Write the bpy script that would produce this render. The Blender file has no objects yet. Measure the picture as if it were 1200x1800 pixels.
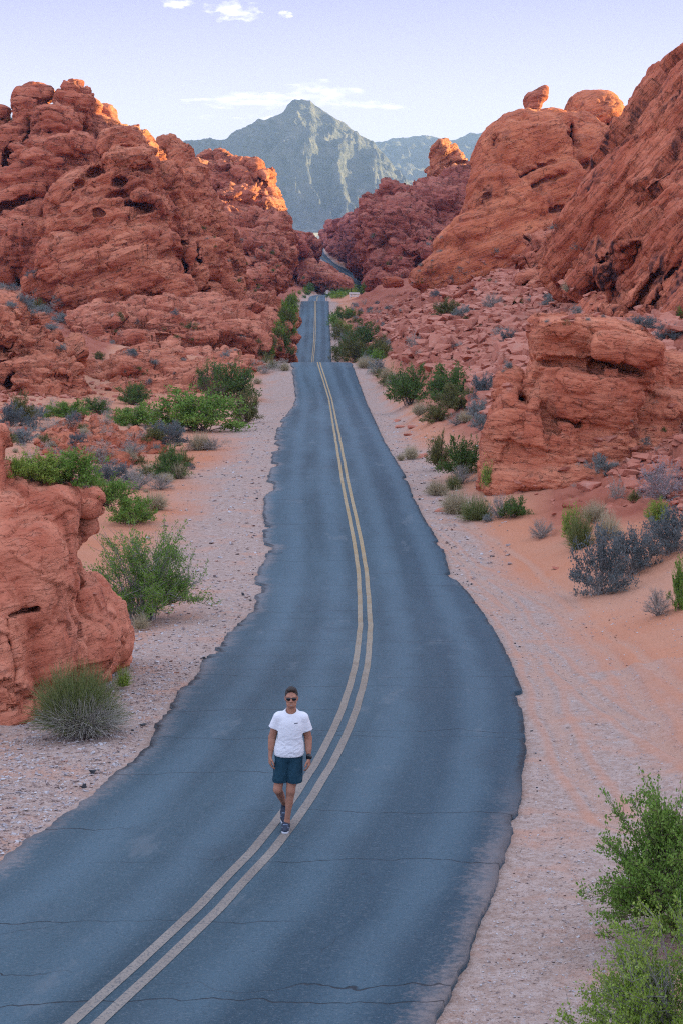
import bpy, bmesh, math, random
import numpy as np
import openvdb
from mathutils import Vector, Matrix

R = math.radians
SC = bpy.context.scene
COL = SC.collection
random.seed(7)

# ------------------------------------------------------------------ camera
F = 3200.0                      # focal length in pixels of the 1200 x 1800 frame
TH = math.atan((900 - 430) / F) # pitch down: the horizon sits on row 430
ZC = 7.2                        # eye height above the road where the man walks
cam = bpy.data.cameras.new('camera')
cam.sensor_fit = 'VERTICAL'
cam.sensor_height = 36.0
cam.lens = F / 1800 * 36.0
cam.clip_start = 0.5
cam.clip_end = 60000
camo = bpy.data.objects.new('camera', cam)
camo.location = (0, 0, ZC)
camo.rotation_euler = (math.pi / 2 - TH, 0, 0)
COL.objects.link(camo)
SC.camera = camo

# ------------------------------------------------------------------ light
SUN_EL = R(8.0)
SUN_AZ = R(76.0)                # clockwise from +Y (away from the camera) towards +X
SKY_STRENGTH = 0.12
SUN_STRENGTH = 5.0
SC.view_settings.view_transform = 'Standard'
SC.view_settings.look = 'None'
SC.view_settings.gamma = 1
SC.view_settings.use_curve_mapping = False
SC.cycles.use_denoising = False
SC.cycles.filter_width = 1.15
SC.cycles.sample_clamp_indirect = 3.0
SC.cycles.max_bounces = 6
SC.cycles.diffuse_bounces = 1
SC.cycles.volume_bounces = 0
SC.cycles.caustics_reflective = False
SC.cycles.caustics_refractive = False
SC.view_settings.exposure = 1.6

sun = bpy.data.lights.new('sun', 'SUN')
sun.energy = SUN_STRENGTH
sun.angle = R(0.5)
sun.color = (1.0, 0.88, 0.40)
suno = bpy.data.objects.new('sun', sun)
sdir = Vector((math.cos(SUN_EL) * math.sin(SUN_AZ), math.cos(SUN_EL) * math.cos(SUN_AZ), math.sin(SUN_EL)))
suno.rotation_euler = sdir.to_track_quat('Z', 'Y').to_euler()
suno.location = (60, 20, 80)
COL.objects.link(suno)


class NT:
    """tiny node-tree writer"""
    def __init__(self, tree):
        self.t = tree
        tree.nodes.clear()

    def n(self, kind, **kw):
        nd = self.t.nodes.new(kind)
        ins = kw.pop('ins', {})
        for k, v in kw.items():
            setattr(nd, k, v)
        for k, v in ins.items():
            self.set(nd.inputs[k], v)
        return nd

    def set(self, sock, v):
        if isinstance(v, bpy.types.NodeSocket):
            self.t.links.new(v, sock)
        elif isinstance(v, bpy.types.Node):
            self.t.links.new(v.outputs[0], sock)
        else:
            if hasattr(sock.default_value, '__len__') and not hasattr(v, '__len__'):
                v = [v] * len(sock.default_value)
            if hasattr(v, '__len__') and len(sock.default_value) == 4 and len(v) == 3:
                v = (*v, 1)
            sock.default_value = v

    def math(self, op, a, b=0.0, c=None, clamp=False):
        nd = self.t.nodes.new('ShaderNodeMath')
        nd.operation = op
        nd.use_clamp = clamp
        self.set(nd.inputs[0], a)
        self.set(nd.inputs[1], b)
        if c is not None:
            self.set(nd.inputs[2], c)
        return nd.outputs[0]

    def vmath(self, op, a, b=(0, 0, 0)):
        nd = self.t.nodes.new('ShaderNodeVectorMath')
        nd.operation = op
        self.set(nd.inputs[0], a)
        if op == 'SCALE':
            self.set(nd.inputs[3], b)
        else:
            self.set(nd.inputs[1], b)
        return nd.outputs[1] if op in ('DOT_PRODUCT', 'LENGTH', 'DISTANCE') else nd.outputs[0]

    def mix(self, fac, a, b, mode='MIX'):
        nd = self.t.nodes.new('ShaderNodeMix')
        nd.data_type = 'RGBA'
        nd.blend_type = mode
        self.set(nd.inputs[0], fac)
        self.set(nd.inputs[6], a)
        self.set(nd.inputs[7], b)
        return nd.outputs[2]

    def noise(self, vec, scale, detail=4, rough=0.55, dist=0.0, out=0):
        nd = self.n('ShaderNodeTexNoise')
        self.set(nd.inputs['Vector'], vec)
        self.set(nd.inputs['Scale'], scale)
        self.set(nd.inputs['Detail'], detail)
        self.set(nd.inputs['Roughness'], rough)
        self.set(nd.inputs['Distortion'], dist)
        return nd.outputs[out]

    def ramp(self, fac, stops, interp='LINEAR'):
        nd = self.n('ShaderNodeValToRGB')
        cr = nd.color_ramp
        cr.interpolation = interp
        while len(cr.elements) > 1:
            cr.elements.remove(cr.elements[-1])
        for i, (p, c) in enumerate(stops):
            e = cr.elements[0] if i == 0 else cr.elements.new(p)
            e.position = p
            e.color = (c, c, c, 1) if not hasattr(c, '__len__') else (*c, 1)
        self.set(nd.inputs[0], fac)
        return nd.outputs[0]

    def rng(self, v, a, b, c=0.0, d=1.0):
        nd = self.n('ShaderNodeMapRange', clamp=True)
        for i, x in enumerate((v, a, b, c, d)):
            self.set(nd.inputs[i], x)
        return nd.outputs[0]

    def sep(self, v):
        nd = self.n('ShaderNodeSeparateXYZ')
        self.set(nd.inputs[0], v)
        return nd.outputs

    def comb(self, x, y, z):
        nd = self.n('ShaderNodeCombineXYZ')
        for i, a in enumerate((x, y, z)):
            self.set(nd.inputs[i], a)
        return nd.outputs[0]


# ------------------------------------------------------------------ sky
world = bpy.data.worlds.new('World')
SC.world = world
world.use_nodes = True
w = NT(world.node_tree)
sky = w.n('ShaderNodeTexSky', sky_type='NISHITA', sun_disc=False, sun_elevation=SUN_EL, sun_rotation=SUN_AZ,
          altitude=600, air_density=1.0, dust_density=1.2, ozone_density=2.0)
tc = w.n('ShaderNodeTexCoord')
d = w.vmath('NORMALIZE', tc.outputs['Generated'])
dx, dy, dz = w.sep(d)
# pale lavender evening air: the same at every azimuth, deepening to the frame top, then brightened above it to lift the shade
lav = w.ramp(w.math('MULTIPLY', dz, 1.0), [
    (0.0, (.415, .378, .420)), (0.04, (.395, .360, .425)), (0.072, (.340, .310, .420)), (0.103, (.275, .248, .405)), (0.134, (.212, .187, .38)),
    (0.24, (.36, .375, .55)), (0.6, (.37, .41, .54)), (1.0, (.36, .41, .54))])
lav = w.vmath('SCALE', lav, 1.0 / SKY_STRENGTH)
skyc = w.mix(0.80, sky.outputs[0], lav)
# clouds: direction-space coordinates (azimuth, elevation), fixed at infinity like the sky itself
az = w.math('ARCTAN2', dx, dy)
el = w.math('ARCSINE', dz)


def cloudpatch(azc, elc, aw, ew, sx, sy, thr, soft, seed):
    a = w.math('DIVIDE', w.math('SUBTRACT', az, azc), aw)
    e = w.math('DIVIDE', w.math('SUBTRACT', el, elc), ew)
    r2 = w.math('ADD', w.math('MULTIPLY', a, a), w.math('MULTIPLY', e, e))
    env = w.math('SUBTRACT', 1.0, r2)
    v = w.comb(w.math('MULTIPLY', az, sx), w.math('MULTIPLY', el, sy), seed)
    nz = w.noise(v, 1.0, 6, 0.6)
    s = w.math('ADD', w.math('MULTIPLY', w.math('SUBTRACT', nz, 0.5), 2.6), env)
    return w.rng(s, thr, thr + soft)


def px2ang(px, py):
    return math.atan((px - 600) / F), math.atan(math.tan(TH - math.atan((900 - py) / F)) * -1)


clouds = [  # px, py, half width px, half height px, noise scales, threshold, softness
    (418, 20, 66, 24, 130, 290, .50, 1.2, 3.1),
    (318, 8, 42, 11, 120, 320, .50, 1.0, 9.4),
    (506, 26, 16, 9, 160, 320, .50, .9, 5.7),
    (440, 176, 150, 20, 55, 330, .60, 1.3, 1.3),
    (560, 166, 100, 34, 75, 240, .55, 1.9, 4.9),
    (640, 186, 90, 16, 60, 300, .60, 1.5, 7.7),
    (430, 206, 120, 10, 60, 330, .65, 1.6, 6.3)]
fac = None
for (px, py, hw, hh, sx, sy, th, so, sd) in clouds:
    a_, e_ = px2ang(px, py)
    c_ = cloudpatch(a_, e_, hw / F, hh / F, sx, sy, th, so, sd)
    fac = c_ if fac is None else w.math('MAXIMUM', fac, c_)
# a little shade on their undersides
und = w.noise(w.comb(w.math('MULTIPLY', az, 90), w.math('MULTIPLY', el, 300), 2.0), 1.0, 3, 0.5)
ccol = w.mix(w.rng(und, .42, .60), (.52, .52, .74), (.90, .87, .93))
ccol = w.vmath('SCALE', ccol, 1.0 / SKY_STRENGTH)
skyc = w.mix(w.math('MULTIPLY', fac, .80), skyc, ccol)
bg = w.n('ShaderNodeBackground', ins={'Color': skyc, 'Strength': SKY_STRENGTH})
wo = w.n('ShaderNodeOutputWorld')
w.t.links.new(bg.outputs[0], wo.inputs['Surface'])

# ------------------------------------------------------------------ pixel -> place
ct, st = math.cos(TH), math.sin(TH)


def at(px, py, D):
    """the point at ground distance D seen on pixel (px, py) of the photograph"""
    v = (900 - py) / F
    k = D / (ct + v * st)
    return np.array((k * (px - 600) / F, D, ZC + k * (-st + v * ct)))


def z_of(py, D):
    v = (900 - np.asarray(py, float)) / F
    return ZC + D * (-st + v * ct) / (ct + v * st)


def a_of(px, py):
    v = (900 - np.asarray(py, float)) / F
    return (np.asarray(px, float) - 600) / F / (ct + v * st)


def py_of(z, D):
    t = (np.asarray(z, float) - ZC) / D
    ang = np.arctan(t) + TH
    return 900 - F * np.tan(ang)


def mpp(D):
    return D / F


# ------------------------------------------------------------------ noise
_rs = np.random.RandomState(11)
_P = _rs.permutation(256).astype(np.int32)
_P = np.concatenate([_P, _P, _P])
_G3 = _rs.normal(size=(256, 3)).astype(np.float32)
_G3 /= np.linalg.norm(_G3, axis=1)[:, None]
_V = _rs.rand(256, 4).astype(np.float32)


def _h3(i, j, k):
    return _P[_P[_P[i & 255] + (j & 255)] + (k & 255)]


def perlin(p, seed=0):
    p = np.asarray(p, np.float32) + np.float32(seed * 17.31)
    f = np.floor(p)
    i = f.astype(np.int32)
    f = p - f
    u = f * f * f * (f * (f * 6 - 15) + 10)
    out = 0
    for a in (0, 1):
        wx = u[:, 0] if a else 1 - u[:, 0]
        for b in (0, 1):
            wy = u[:, 1] if b else 1 - u[:, 1]
            for c in (0, 1):
                wz = u[:, 2] if c else 1 - u[:, 2]
                g = _G3[_h3(i[:, 0] + a, i[:, 1] + b, i[:, 2] + c)]
                out = out + wx * wy * wz * (g[:, 0] * (f[:, 0] - a) + g[:, 1] * (f[:, 1] - b) + g[:, 2] * (f[:, 2] - c))
    return out * 1.6


def fbm(p, octv=4, seed=0, gain=0.5, lac=2.03):
    s, a, q = 0, 1.0, np.asarray(p, np.float32)
    for o in range(octv):
        s = s + a * perlin(q, seed + o * 3)
        a *= gain
        q = q * lac
    return s


def ridged(p, octv=5, seed=0):
    s, a, q = 0, 1.0, np.asarray(p, np.float32)
    wgt = 1.0
    for o in range(octv):
        r = 1 - np.abs(perlin(q, seed + o * 3))
        r = r * r * wgt
        wgt = np.clip(r * 1.6, 0, 1)
        s = s + a * r
        a *= 0.5
        q = q * 2.1
    return s


def worley(p, seed=0, jit=0.9):
    """F1, F2, id of the nearest cell, vector to its centre"""
    p = np.asarray(p, np.float32) + np.float32(seed * 31.7)
    f = np.floor(p)
    i = f.astype(np.int32)
    n = len(p)
    F1 = np.full(n, 9, np.float32)
    F2 = np.full(n, 9, np.float32)
    ID = np.zeros(n, np.int32)
    off = np.zeros((n, 3), np.float32)
    fr = p - f
    for a in (-1, 0, 1):
        for b in (-1, 0, 1):
            for c in (-1, 0, 1):
                h = _h3(i[:, 0] + a, i[:, 1] + b, i[:, 2] + c)
                v = _V[h]
                q = np.stack((a + .5 + (v[:, 0] - .5) * jit - fr[:, 0], b + .5 + (v[:, 1] - .5) * jit - fr[:, 1],
                              c + .5 + (v[:, 2] - .5) * jit - fr[:, 2]), 1)
                dd = np.sqrt((q * q).sum(1))
                m = dd < F1
                F2 = np.where(m, F1, np.minimum(F2, dd))
                F1 = np.where(m, dd, F1)
                ID = np.where(m, h, ID)
                off[m] = q[m]
    return F1, F2, ID, off


def sstep(a, b, x):
    t = np.clip((x - a) / (b - a), 0, 1)
    return t * t * (3 - 2 * t)


def pchip(xs, ys, x):
    xs, ys = np.asarray(xs, float), np.asarray(ys, float)
    h = np.diff(xs)
    dl = np.diff(ys) / h
    m = np.zeros_like(ys)
    for k in range(1, len(xs) - 1):
        if dl[k - 1] * dl[k] > 0:
            w1, w2 = 2 * h[k] + h[k - 1], h[k] + 2 * h[k - 1]
            m[k] = (w1 + w2) / (w1 / dl[k - 1] + w2 / dl[k])
    m[0], m[-1] = dl[0], dl[-1]
    x = np.asarray(x, float)
    k = np.clip(np.searchsorted(xs, x) - 1, 0, len(xs) - 2)
    t = np.clip((x - xs[k]) / h[k], 0, 1)
    return ((2 * t**3 - 3 * t**2 + 1) * ys[k] + (t**3 - 2 * t**2 + t) * h[k] * m[k]
            + (-2 * t**3 + 3 * t**2) * ys[k + 1] + (t**3 - t**2) * h[k] * m[k + 1])


# ------------------------------------------------------------------ mesh + object helpers
def mesh_np(name, v, faces, mat, smooth=True, uv=None):
    """faces: (n,4) or (n,3) int array"""
    me = bpy.data.meshes.new(name)
    v = np.ascontiguousarray(v, np.float32)
    faces = np.ascontiguousarray(faces, np.int32)
    n, k = faces.shape
    me.vertices.add(len(v))
    me.vertices.foreach_set('co', v.ravel())
    me.loops.add(n * k)
    me.loops.foreach_set('vertex_index', faces.ravel())
    me.polygons.add(n)
    me.polygons.foreach_set('loop_start', np.arange(0, n * k, k, dtype=np.int32))
    me.polygons.foreach_set('use_smooth', np.full(n, smooth))
    if uv is not None:
        ul = me.uv_layers.new(name='UVMap')
        ul.data.foreach_set('uv', np.ascontiguousarray(uv[faces.ravel()], np.float32).ravel())
    me.update(calc_edges=True)
    if mat:
        for m_ in (mat if isinstance(mat, (list, tuple)) else [mat]):
            me.materials.append(m_)
    return me


def link(name, me, parent=None):
    o = bpy.data.objects.new(name, me)
    COL.objects.link(o)
    if parent:
        o.parent = parent
    return o


def tag(o, label=None, cat=None, group=None, kind=None):
    if label:
        o['label'] = label
    if cat:
        o['category'] = cat
    if group:
        o['group'] = group
    if kind:
        o['kind'] = kind
    return o


def empty(name, loc, rz=0.0):
    o = bpy.data.objects.new(name, None)
    o.location = loc
    o.rotation_euler = (0, 0, rz)
    o.empty_display_size = 0.2
    COL.objects.link(o)
    return o


def grid_faces(nr, nc):
    i = np.arange(nr - 1)[:, None] * nc + np.arange(nc - 1)[None, :]
    i = i.ravel()
    return np.stack((i, i + 1, i + nc + 1, i + nc), 1)


def vnormals(v, q):
    a = v[q[:, 2]] - v[q[:, 0]]
    b = v[q[:, 3]] - v[q[:, 1]]
    fn = np.cross(a, b)
    n = np.zeros((len(v), 3))
    for c in range(3):
        for k in range(4):
            n[:, c] += np.bincount(q[:, k], fn[:, c], len(v))
    return n / (np.linalg.norm(n, axis=1)[:, None] + 1e-12)


def vsmooth(v, q, it=1, lam=0.5):
    nb = np.zeros(len(v))
    e = np.concatenate([q[:, [0, 1]], q[:, [1, 2]], q[:, [2, 3]], q[:, [3, 0]]])
    cnt = np.bincount(e[:, 0], minlength=len(v)) + np.bincount(e[:, 1], minlength=len(v))
    for _ in range(it):
        s = np.zeros_like(v)
        for c in range(3):
            s[:, c] = np.bincount(e[:, 0], v[e[:, 1], c], len(v)) + np.bincount(e[:, 1], v[e[:, 0], c], len(v))
        v = v + lam * (s / np.maximum(cnt, 1)[:, None] - v)
    return v


def upsample(a, n, axis):
    m = a.shape[axis]
    t = np.linspace(0, m - 1, n)
    i = np.minimum(t.astype(int), m - 2)
    f = (t - i).astype(np.float32)
    sh = [1, 1, 1]
    sh[axis] = n
    f = f.reshape(sh)
    return np.take(a, i, axis) * (1 - f) + np.take(a, i + 1, axis) * f


def up3(a, dims):
    for ax in range(3):
        a = upsample(a, dims[ax], ax)
    return a


def vdb_quads(dist, origin, voxel):
    g = openvdb.FloatGrid(1e3)
    g.copyFromArray(np.ascontiguousarray(dist, np.float32))
    pts, quads = g.convertToQuads(0.0)
    pts = np.asarray(pts, np.float64) * voxel + origin
    quads = np.asarray(quads, np.int32)
    # outward winding
    p0 = pts[quads[:, 0]]
    vol = (p0 * np.cross(pts[quads[:, 1]], pts[quads[:, 2]])).sum() + (p0 * np.cross(pts[quads[:, 2]], pts[quads[:, 3]])).sum()
    if vol < 0:
        quads = quads[:, ::-1]
    return pts, quads


# ------------------------------------------------------------------ rock material
def rock_mat(name, c_mid, c_dark, c_pale, u, dip=(0.15, 0.1), varnish=0.3, pale=0.25, bump=1.0, dust=0.25, band=0.5, seed=0.0):
    m = bpy.data.materials.new(name)
    m.use_nodes = True
    t = NT(m.node_tree)
    geo = t.n('ShaderNodeNewGeometry')
    P = geo.outputs['Position']
    pu = t.vmath('SCALE', P, 1.0 / u)                      # about one unit per photo pixel
    pu = t.vmath('ADD', pu, (seed * 91.3, seed * 37.7, seed * 11.1))
    x, y, z = t.sep(pu)
    zb = t.math('ADD', z, t.math('ADD', t.math('MULTIPLY', x, dip[0]), t.math('MULTIPLY', y, dip[1])))
    c_mid = tuple(min(.74, c_ * k_) for c_, k_ in zip(c_mid, (1.24, 1.17, 1.10)))
    big = t.noise(pu, .012, 4, .55)
    mid = t.noise(pu, .05, 5, .6)
    wz = t.math('ADD', zb, t.math('MULTIPLY', big, 26.0))
    lay = t.noise(t.comb(t.math('MULTIPLY', x, .012), t.math('MULTIPLY', y, .012), t.math('MULTIPLY', wz, .22)), 1.0, 5, .62)
    lay2 = t.noise(t.comb(t.math('MULTIPLY', x, .03), t.math('MULTIPLY', y, .03), t.math('MULTIPLY', wz, .75)), 1.0, 3, .6)
    col = t.mix(t.rng(big, .36, .64), t.vmath('MULTIPLY', c_mid, (.80, .68, .66)), t.vmath('MULTIPLY', c_mid, (1.12, 1.22, 1.25)))
    col = t.mix(t.math('MULTIPLY', t.rng(lay, .46, .68), band), col, c_dark)
    col = t.mix(t.math('MULTIPLY', t.rng(lay2, .55, .72), .35 * band), col, c_dark)
    col = t.mix(t.math('MULTIPLY', t.rng(mid, .56, .74), pale), col, c_pale)
    # pale dust settled on the upward faces is sand lying there
    nz = t.sep(geo.outputs['Normal'])[2]
    col = t.mix(t.math('MULTIPLY', t.math('MULTIPLY', t.rng(nz, .55, .95), t.rng(mid, .35, .6)), dust), col, (.52, .25, .155))
    if varnish:
        # desert varnish: dark streaks running down the faces
        vs = t.noise(t.comb(t.math('MULTIPLY', x, .040), t.math('MULTIPLY', y, .040), t.math('MULTIPLY', z, .007)), 1.0, 6, .66, .8)
        vm = t.noise(pu, .0065, 4, .55)
        vf = t.math('MULTIPLY', t.rng(vs, .47, .58), t.rng(vm, .47, .58))
        vf = t.math('MULTIPLY', vf, t.rng(nz, .85, .35))
        col = t.mix(t.math('MULTIPLY', vf, varnish), col, (.050, .030, .034))
    speck = t.noise(pu, .35, 3, .7)
    col = t.mix(t.math('MULTIPLY', t.rng(speck, .58, .75), .16), col, c_dark)
    col = t.mix(t.math('MULTIPLY', t.rng(speck, .42, .28), .14), col, c_pale)
    h = t.math('ADD', t.math('MULTIPLY', lay, 5.0), t.math('ADD', t.math('MULTIPLY', lay2, 1.5), t.math('ADD',
        t.math('MULTIPLY', t.noise(pu, .16, 5, .6), 3.0), t.math('MULTIPLY', t.noise(pu, .6, 2, .6), .45))))
    # fine fractures
    vo = t.n('ShaderNodeTexVoronoi', feature='DISTANCE_TO_EDGE')
    wv = t.vmath('SCALE', t.vmath('SUBTRACT', t.noise(pu, .06, 3, .6, out=1), (.5, .5, .5)), 1.1)
    t.set(vo.inputs['Scale'], 1.0)
    t.set(vo.inputs['Vector'], t.vmath('ADD', wv, t.comb(t.math('MULTIPLY', x, .017), t.math('MULTIPLY', y, .017), t.math('MULTIPLY', zb, .075))))
    fr = t.math('MULTIPLY', t.rng(vo.outputs['Distance'], .040, .0), t.rng(mid, .46, .58))
    h = t.math('SUBTRACT', h, t.math('MULTIPLY', fr, 4.2))
    bm = t.n('ShaderNodeBump', ins={'Strength': 1.0 * bump, 'Distance': u, 'Height': h})
    b = t.n('ShaderNodeBsdfPrincipled', ins={'Base Color': col, 'Roughness': .92, 'Specular IOR Level': .15, 'Normal': bm.outputs[0]})
    o = t.n('ShaderNodeOutputMaterial')
    t.t.links.new(b.outputs[0], o.inputs[0])
    return m


RED = (.50, .160, .095)
DRED = (.25, .060, .038)
PALE = (.60, .32, .23)
ORG = (.50, .150, .068)
PUR = (.33, .105, .082)


# ------------------------------------------------------------------ rock by union of lobes
def L(px, py, D, rx, ry, rz, roll=0, pw=2.6, yaw=0, neg=False):
    u = mpp(D)
    c = at(px, py, D)
    a = R(roll)
    e1 = np.array((math.cos(a), 0, math.sin(a)))
    e3 = np.array((-math.sin(a), 0, math.cos(a)))
    e2 = np.array((0, 1.0, 0))
    if yaw:
        b = R(yaw)
        e1, e2 = e1 * math.cos(b) + e2 * math.sin(b), -e1 * math.sin(b) + e2 * math.cos(b)
    return (c, np.array((rx * u, rz, ry * u)), np.stack((e1, e2, e3)), neg, pw)


def H(px, py, D, rx, ry, rz, roll=0, pw=2.6, yaw=0):
    # a cut must be wide enough for the voxels to see it
    return L(px, py, D, max(rx, 4.6), max(ry, 4.6), rz * 1.25, roll, pw, yaw, neg=True)


def in_poly(P, x, y):
    c = False
    n = len(P)
    for i in range(n):
        x1, y1 = P[i]
        x2, y2 = P[i - 1]
        if (y1 > y) != (y2 > y) and x < (x2 - x1) * (y - y1) / (y2 - y1) + x1:
            c = not c
    return c


def poly_dist(P, x, y):
    b = 1e9
    for i in range(len(P)):
        x1, y1 = P[i]
        x2, y2 = P[i - 1]
        dx, dy = x2 - x1, y2 - y1
        t = max(0, min(1, ((x - x1) * dx + (y - y1) * dy) / (dx * dx + dy * dy + 1e-9)))
        b = min(b, math.hypot(x - x1 - t * dx, y - y1 - t * dy))
    return b


def fill(P, n, rmin, rmax, dfun, seed, flat=(.55, .95), roll=0, rollv=15, depth=1.0, pw=(2.6, 6.5)):
    """jumbled boulders filling an outline; dfun(px,py) gives the distance"""
    rnd = random.Random(seed)
    xs = [p[0] for p in P]
    ys = [p[1] for p in P]
    out = []
    tries = 0
    while len(out) < n and tries < n * 40:
        tries += 1
        x, y = rnd.uniform(min(xs), max(xs)), rnd.uniform(min(ys), max(ys))
        if not in_poly(P, x, y):
            continue
        ds = poly_dist(P, x, y)
        r = rnd.uniform(rmin, rmax)
        if ds < r * .8:
            r = ds / .8
        if r < rmin * .55:
            continue
        D = dfun(x, y)
        f = rnd.uniform(*flat)
        out.append(L(x, y, D, r, r * f, r * mpp(D) * rnd.uniform(.8, 1.4) * depth, roll + rnd.uniform(-rollv, rollv), rnd.uniform(*pw), yaw=rnd.uniform(-35, 35)))
    return out


def rock_sdf(lobes, voxel, up=2, k=.3, warp=0.0, wscale=5.0, seed=0):
    vo = voxel * up
    marg = max(4 * vo, k + 2 * vo)
    lo = np.min([c - np.abs(Rm).T @ r for c, r, Rm, ng, pw in lobes if not ng], 0) - marg - warp * 1.5
    hi = np.max([c + np.abs(Rm).T @ r for c, r, Rm, ng, pw in lobes if not ng], 0) + marg + warp * 1.5
    dims = np.ceil((hi - lo) / vo).astype(int) + 1
    ax = [lo[i] + vo * np.arange(dims[i]) for i in range(3)]
    W = None
    if warp:
        cd = np.maximum(2, (dims // 5) + 1)
        cg = np.meshgrid(*[np.linspace(ax[i][0], ax[i][-1], cd[i]) for i in range(3)], indexing='ij')
        cp = np.stack([g.ravel() for g in cg], 1) / wscale
        W = [up3((fbm(cp, 2, seed + 40 * i) * warp).reshape(cd).astype(np.float32), dims) for i in range(3)]
    dist = np.full(dims, marg, np.float32)
    for c, r, Rm, ng, pw in sorted(lobes, key=lambda q: q[3]):
        ext = np.abs(Rm).T @ r + (0 if ng else marg) + warp * 1.5 + vo
        i0 = np.maximum(0, np.floor((c - ext - lo) / vo).astype(int))
        i1 = np.minimum(dims, np.ceil((c + ext - lo) / vo).astype(int) + 1)
        if np.any(i1 <= i0):
            continue
        sl = tuple(slice(a, b) for a, b in zip(i0, i1))
        X = (ax[0][sl[0]] - c[0]).astype(np.float32)[:, None, None]
        Y = (ax[1][sl[1]] - c[1]).astype(np.float32)[None, :, None]
        Z = (ax[2][sl[2]] - c[2]).astype(np.float32)[None, None, :]
        if W is not None:
            X, Y, Z = X + W[0][sl], Y + W[1][sl], Z + W[2][sl]
        k0 = 0
        k1 = 0
        for j in range(3):
            q = np.abs((Rm[j, 0] * X + Rm[j, 1] * Y + Rm[j, 2] * Z) / r[j]) + 1e-6
            qp = q ** (pw - 2)
            k1 = k1 + (qp * q / r[j]) ** 2
            k0 = k0 + qp * q * q
        kk = k0 ** (1 / pw)
        # value / gradient length
        g = np.sqrt(k1) * kk ** (1 - pw)
        dl = (kk - 1) / np.maximum(g, 1e-6)
        a = dist[sl]
        if ng:
            b = -dl
            h = np.maximum(k * .5 - np.abs(a - b), 0) / (k * .5)
            dist[sl] = np.maximum(a, b) + h * h * k * .125
        else:
            h = np.maximum(k - np.abs(a - dl), 0) / k
            dist[sl] = np.minimum(np.minimum(a, dl) - h * h * k * .25, marg)
    if up > 1:
        nd = (dims - 1) * up + 1
        dist = up3(dist, nd)
    return vdb_quads(dist, lo, voxel)


_T1 = np.random.RandomState(5).rand(4096).astype(np.float32) * 2 - 1


def noise1(s, sharp=.30):
    i = np.floor(s).astype(int)
    f = s - i
    f = sstep(.5 - sharp, .5 + sharp, f)
    return _T1[i & 4095] * (1 - f) + _T1[(i + 1) & 4095] * f


def detail(v, n, u, dip=(.15, .1), st1=(14, 3.4), st2=(5, 1.0), cell=(46, 4.5), crack=4.5, f=(18, 1.8), pit=1.5, seed=0, aniso=1.8, tilt=.22, blk=1.0):
    """displace along the normal; all sizes in photo pixels times u metres"""
    p = v / u
    zb = p[:, 2] + dip[0] * p[:, 0] + dip[1] * p[:, 1]
    wv = fbm(p / 70, 3, seed + 1) * 14
    big = perlin(p / 110, seed + 9)
    m = sstep(-.35, .35, big)                        # where the beds stand out
    s = zb + wv
    lat = sstep(.98, .55, np.abs(n[:, 2]))           # ledges show on the flanks
    d = lat * (.35 + .65 * m) * (noise1(s / st1[0], .09) * st1[1] * 1.25 + noise1(s / st2[0] + 77, .2) * st2[1] * (1.2 - m))
    gr = s / (st1[0] * 1.7) + 31
    fr_ = np.abs(gr - np.floor(gr) - .5)
    gm = sstep(-.05, .3, perlin(np.stack((p[:, 0], p[:, 1], np.floor(gr) * 40), 1) / 45, seed + 17))
    d = d - st1[1] * 1.5 * gm * sstep(.10, .03, fr_) * lat
    cm = sstep(-.25, .25, perlin(p / 60, seed + 31))
    b = np.stack((p[:, 0], p[:, 1], s * aniso), 1)
    for j, (cs, am, cr) in enumerate(((cell[0] * 2.2, cell[1] * 2.0 * blk, crack * 1.7 * blk), (cell[0] * .85, cell[1] * .95, crack), (cell[0] * .36, cell[1] * .38, crack * .42))):
        q = b / cs
        q = q + .22 * np.stack((perlin(q * 1.4, seed + 21 + j), perlin(q * 1.4, seed + 25 + j), perlin(q * 1.4, seed + 28 + j)), 1)
        F1, F2, ID, off = worley(q, seed + 3 + j)
        rv = _V[ID]
        d = d + (rv[:, 3] - .5) * 2 * am
        d = d + ((rv[:, :3] - .5) * off).sum(1) * cs * tilt * 2 * min(1.0, am / 4.0)
        w_ = max(.045, 2.3 / cs * (1.6 if j == 0 else 1.2))
        d = d - cr * np.exp(-((F2 - F1) / w_) ** 2) * (.35 + .65 * cm)
    d = d + fbm(p / f[0], 3, seed + 5) * f[1]
    if pit:
        pn = perlin(np.stack((p[:, 0], p[:, 1], s * 1.8), 1) / 20, seed + 13)
        pm = sstep(-.1, .45, perlin(p / 80, seed + 14))
        d = d - sstep(.42, .70, pn) * pm * pit * 5
    return v + n * (d * u)[:, None]


NTRI = 0


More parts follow.
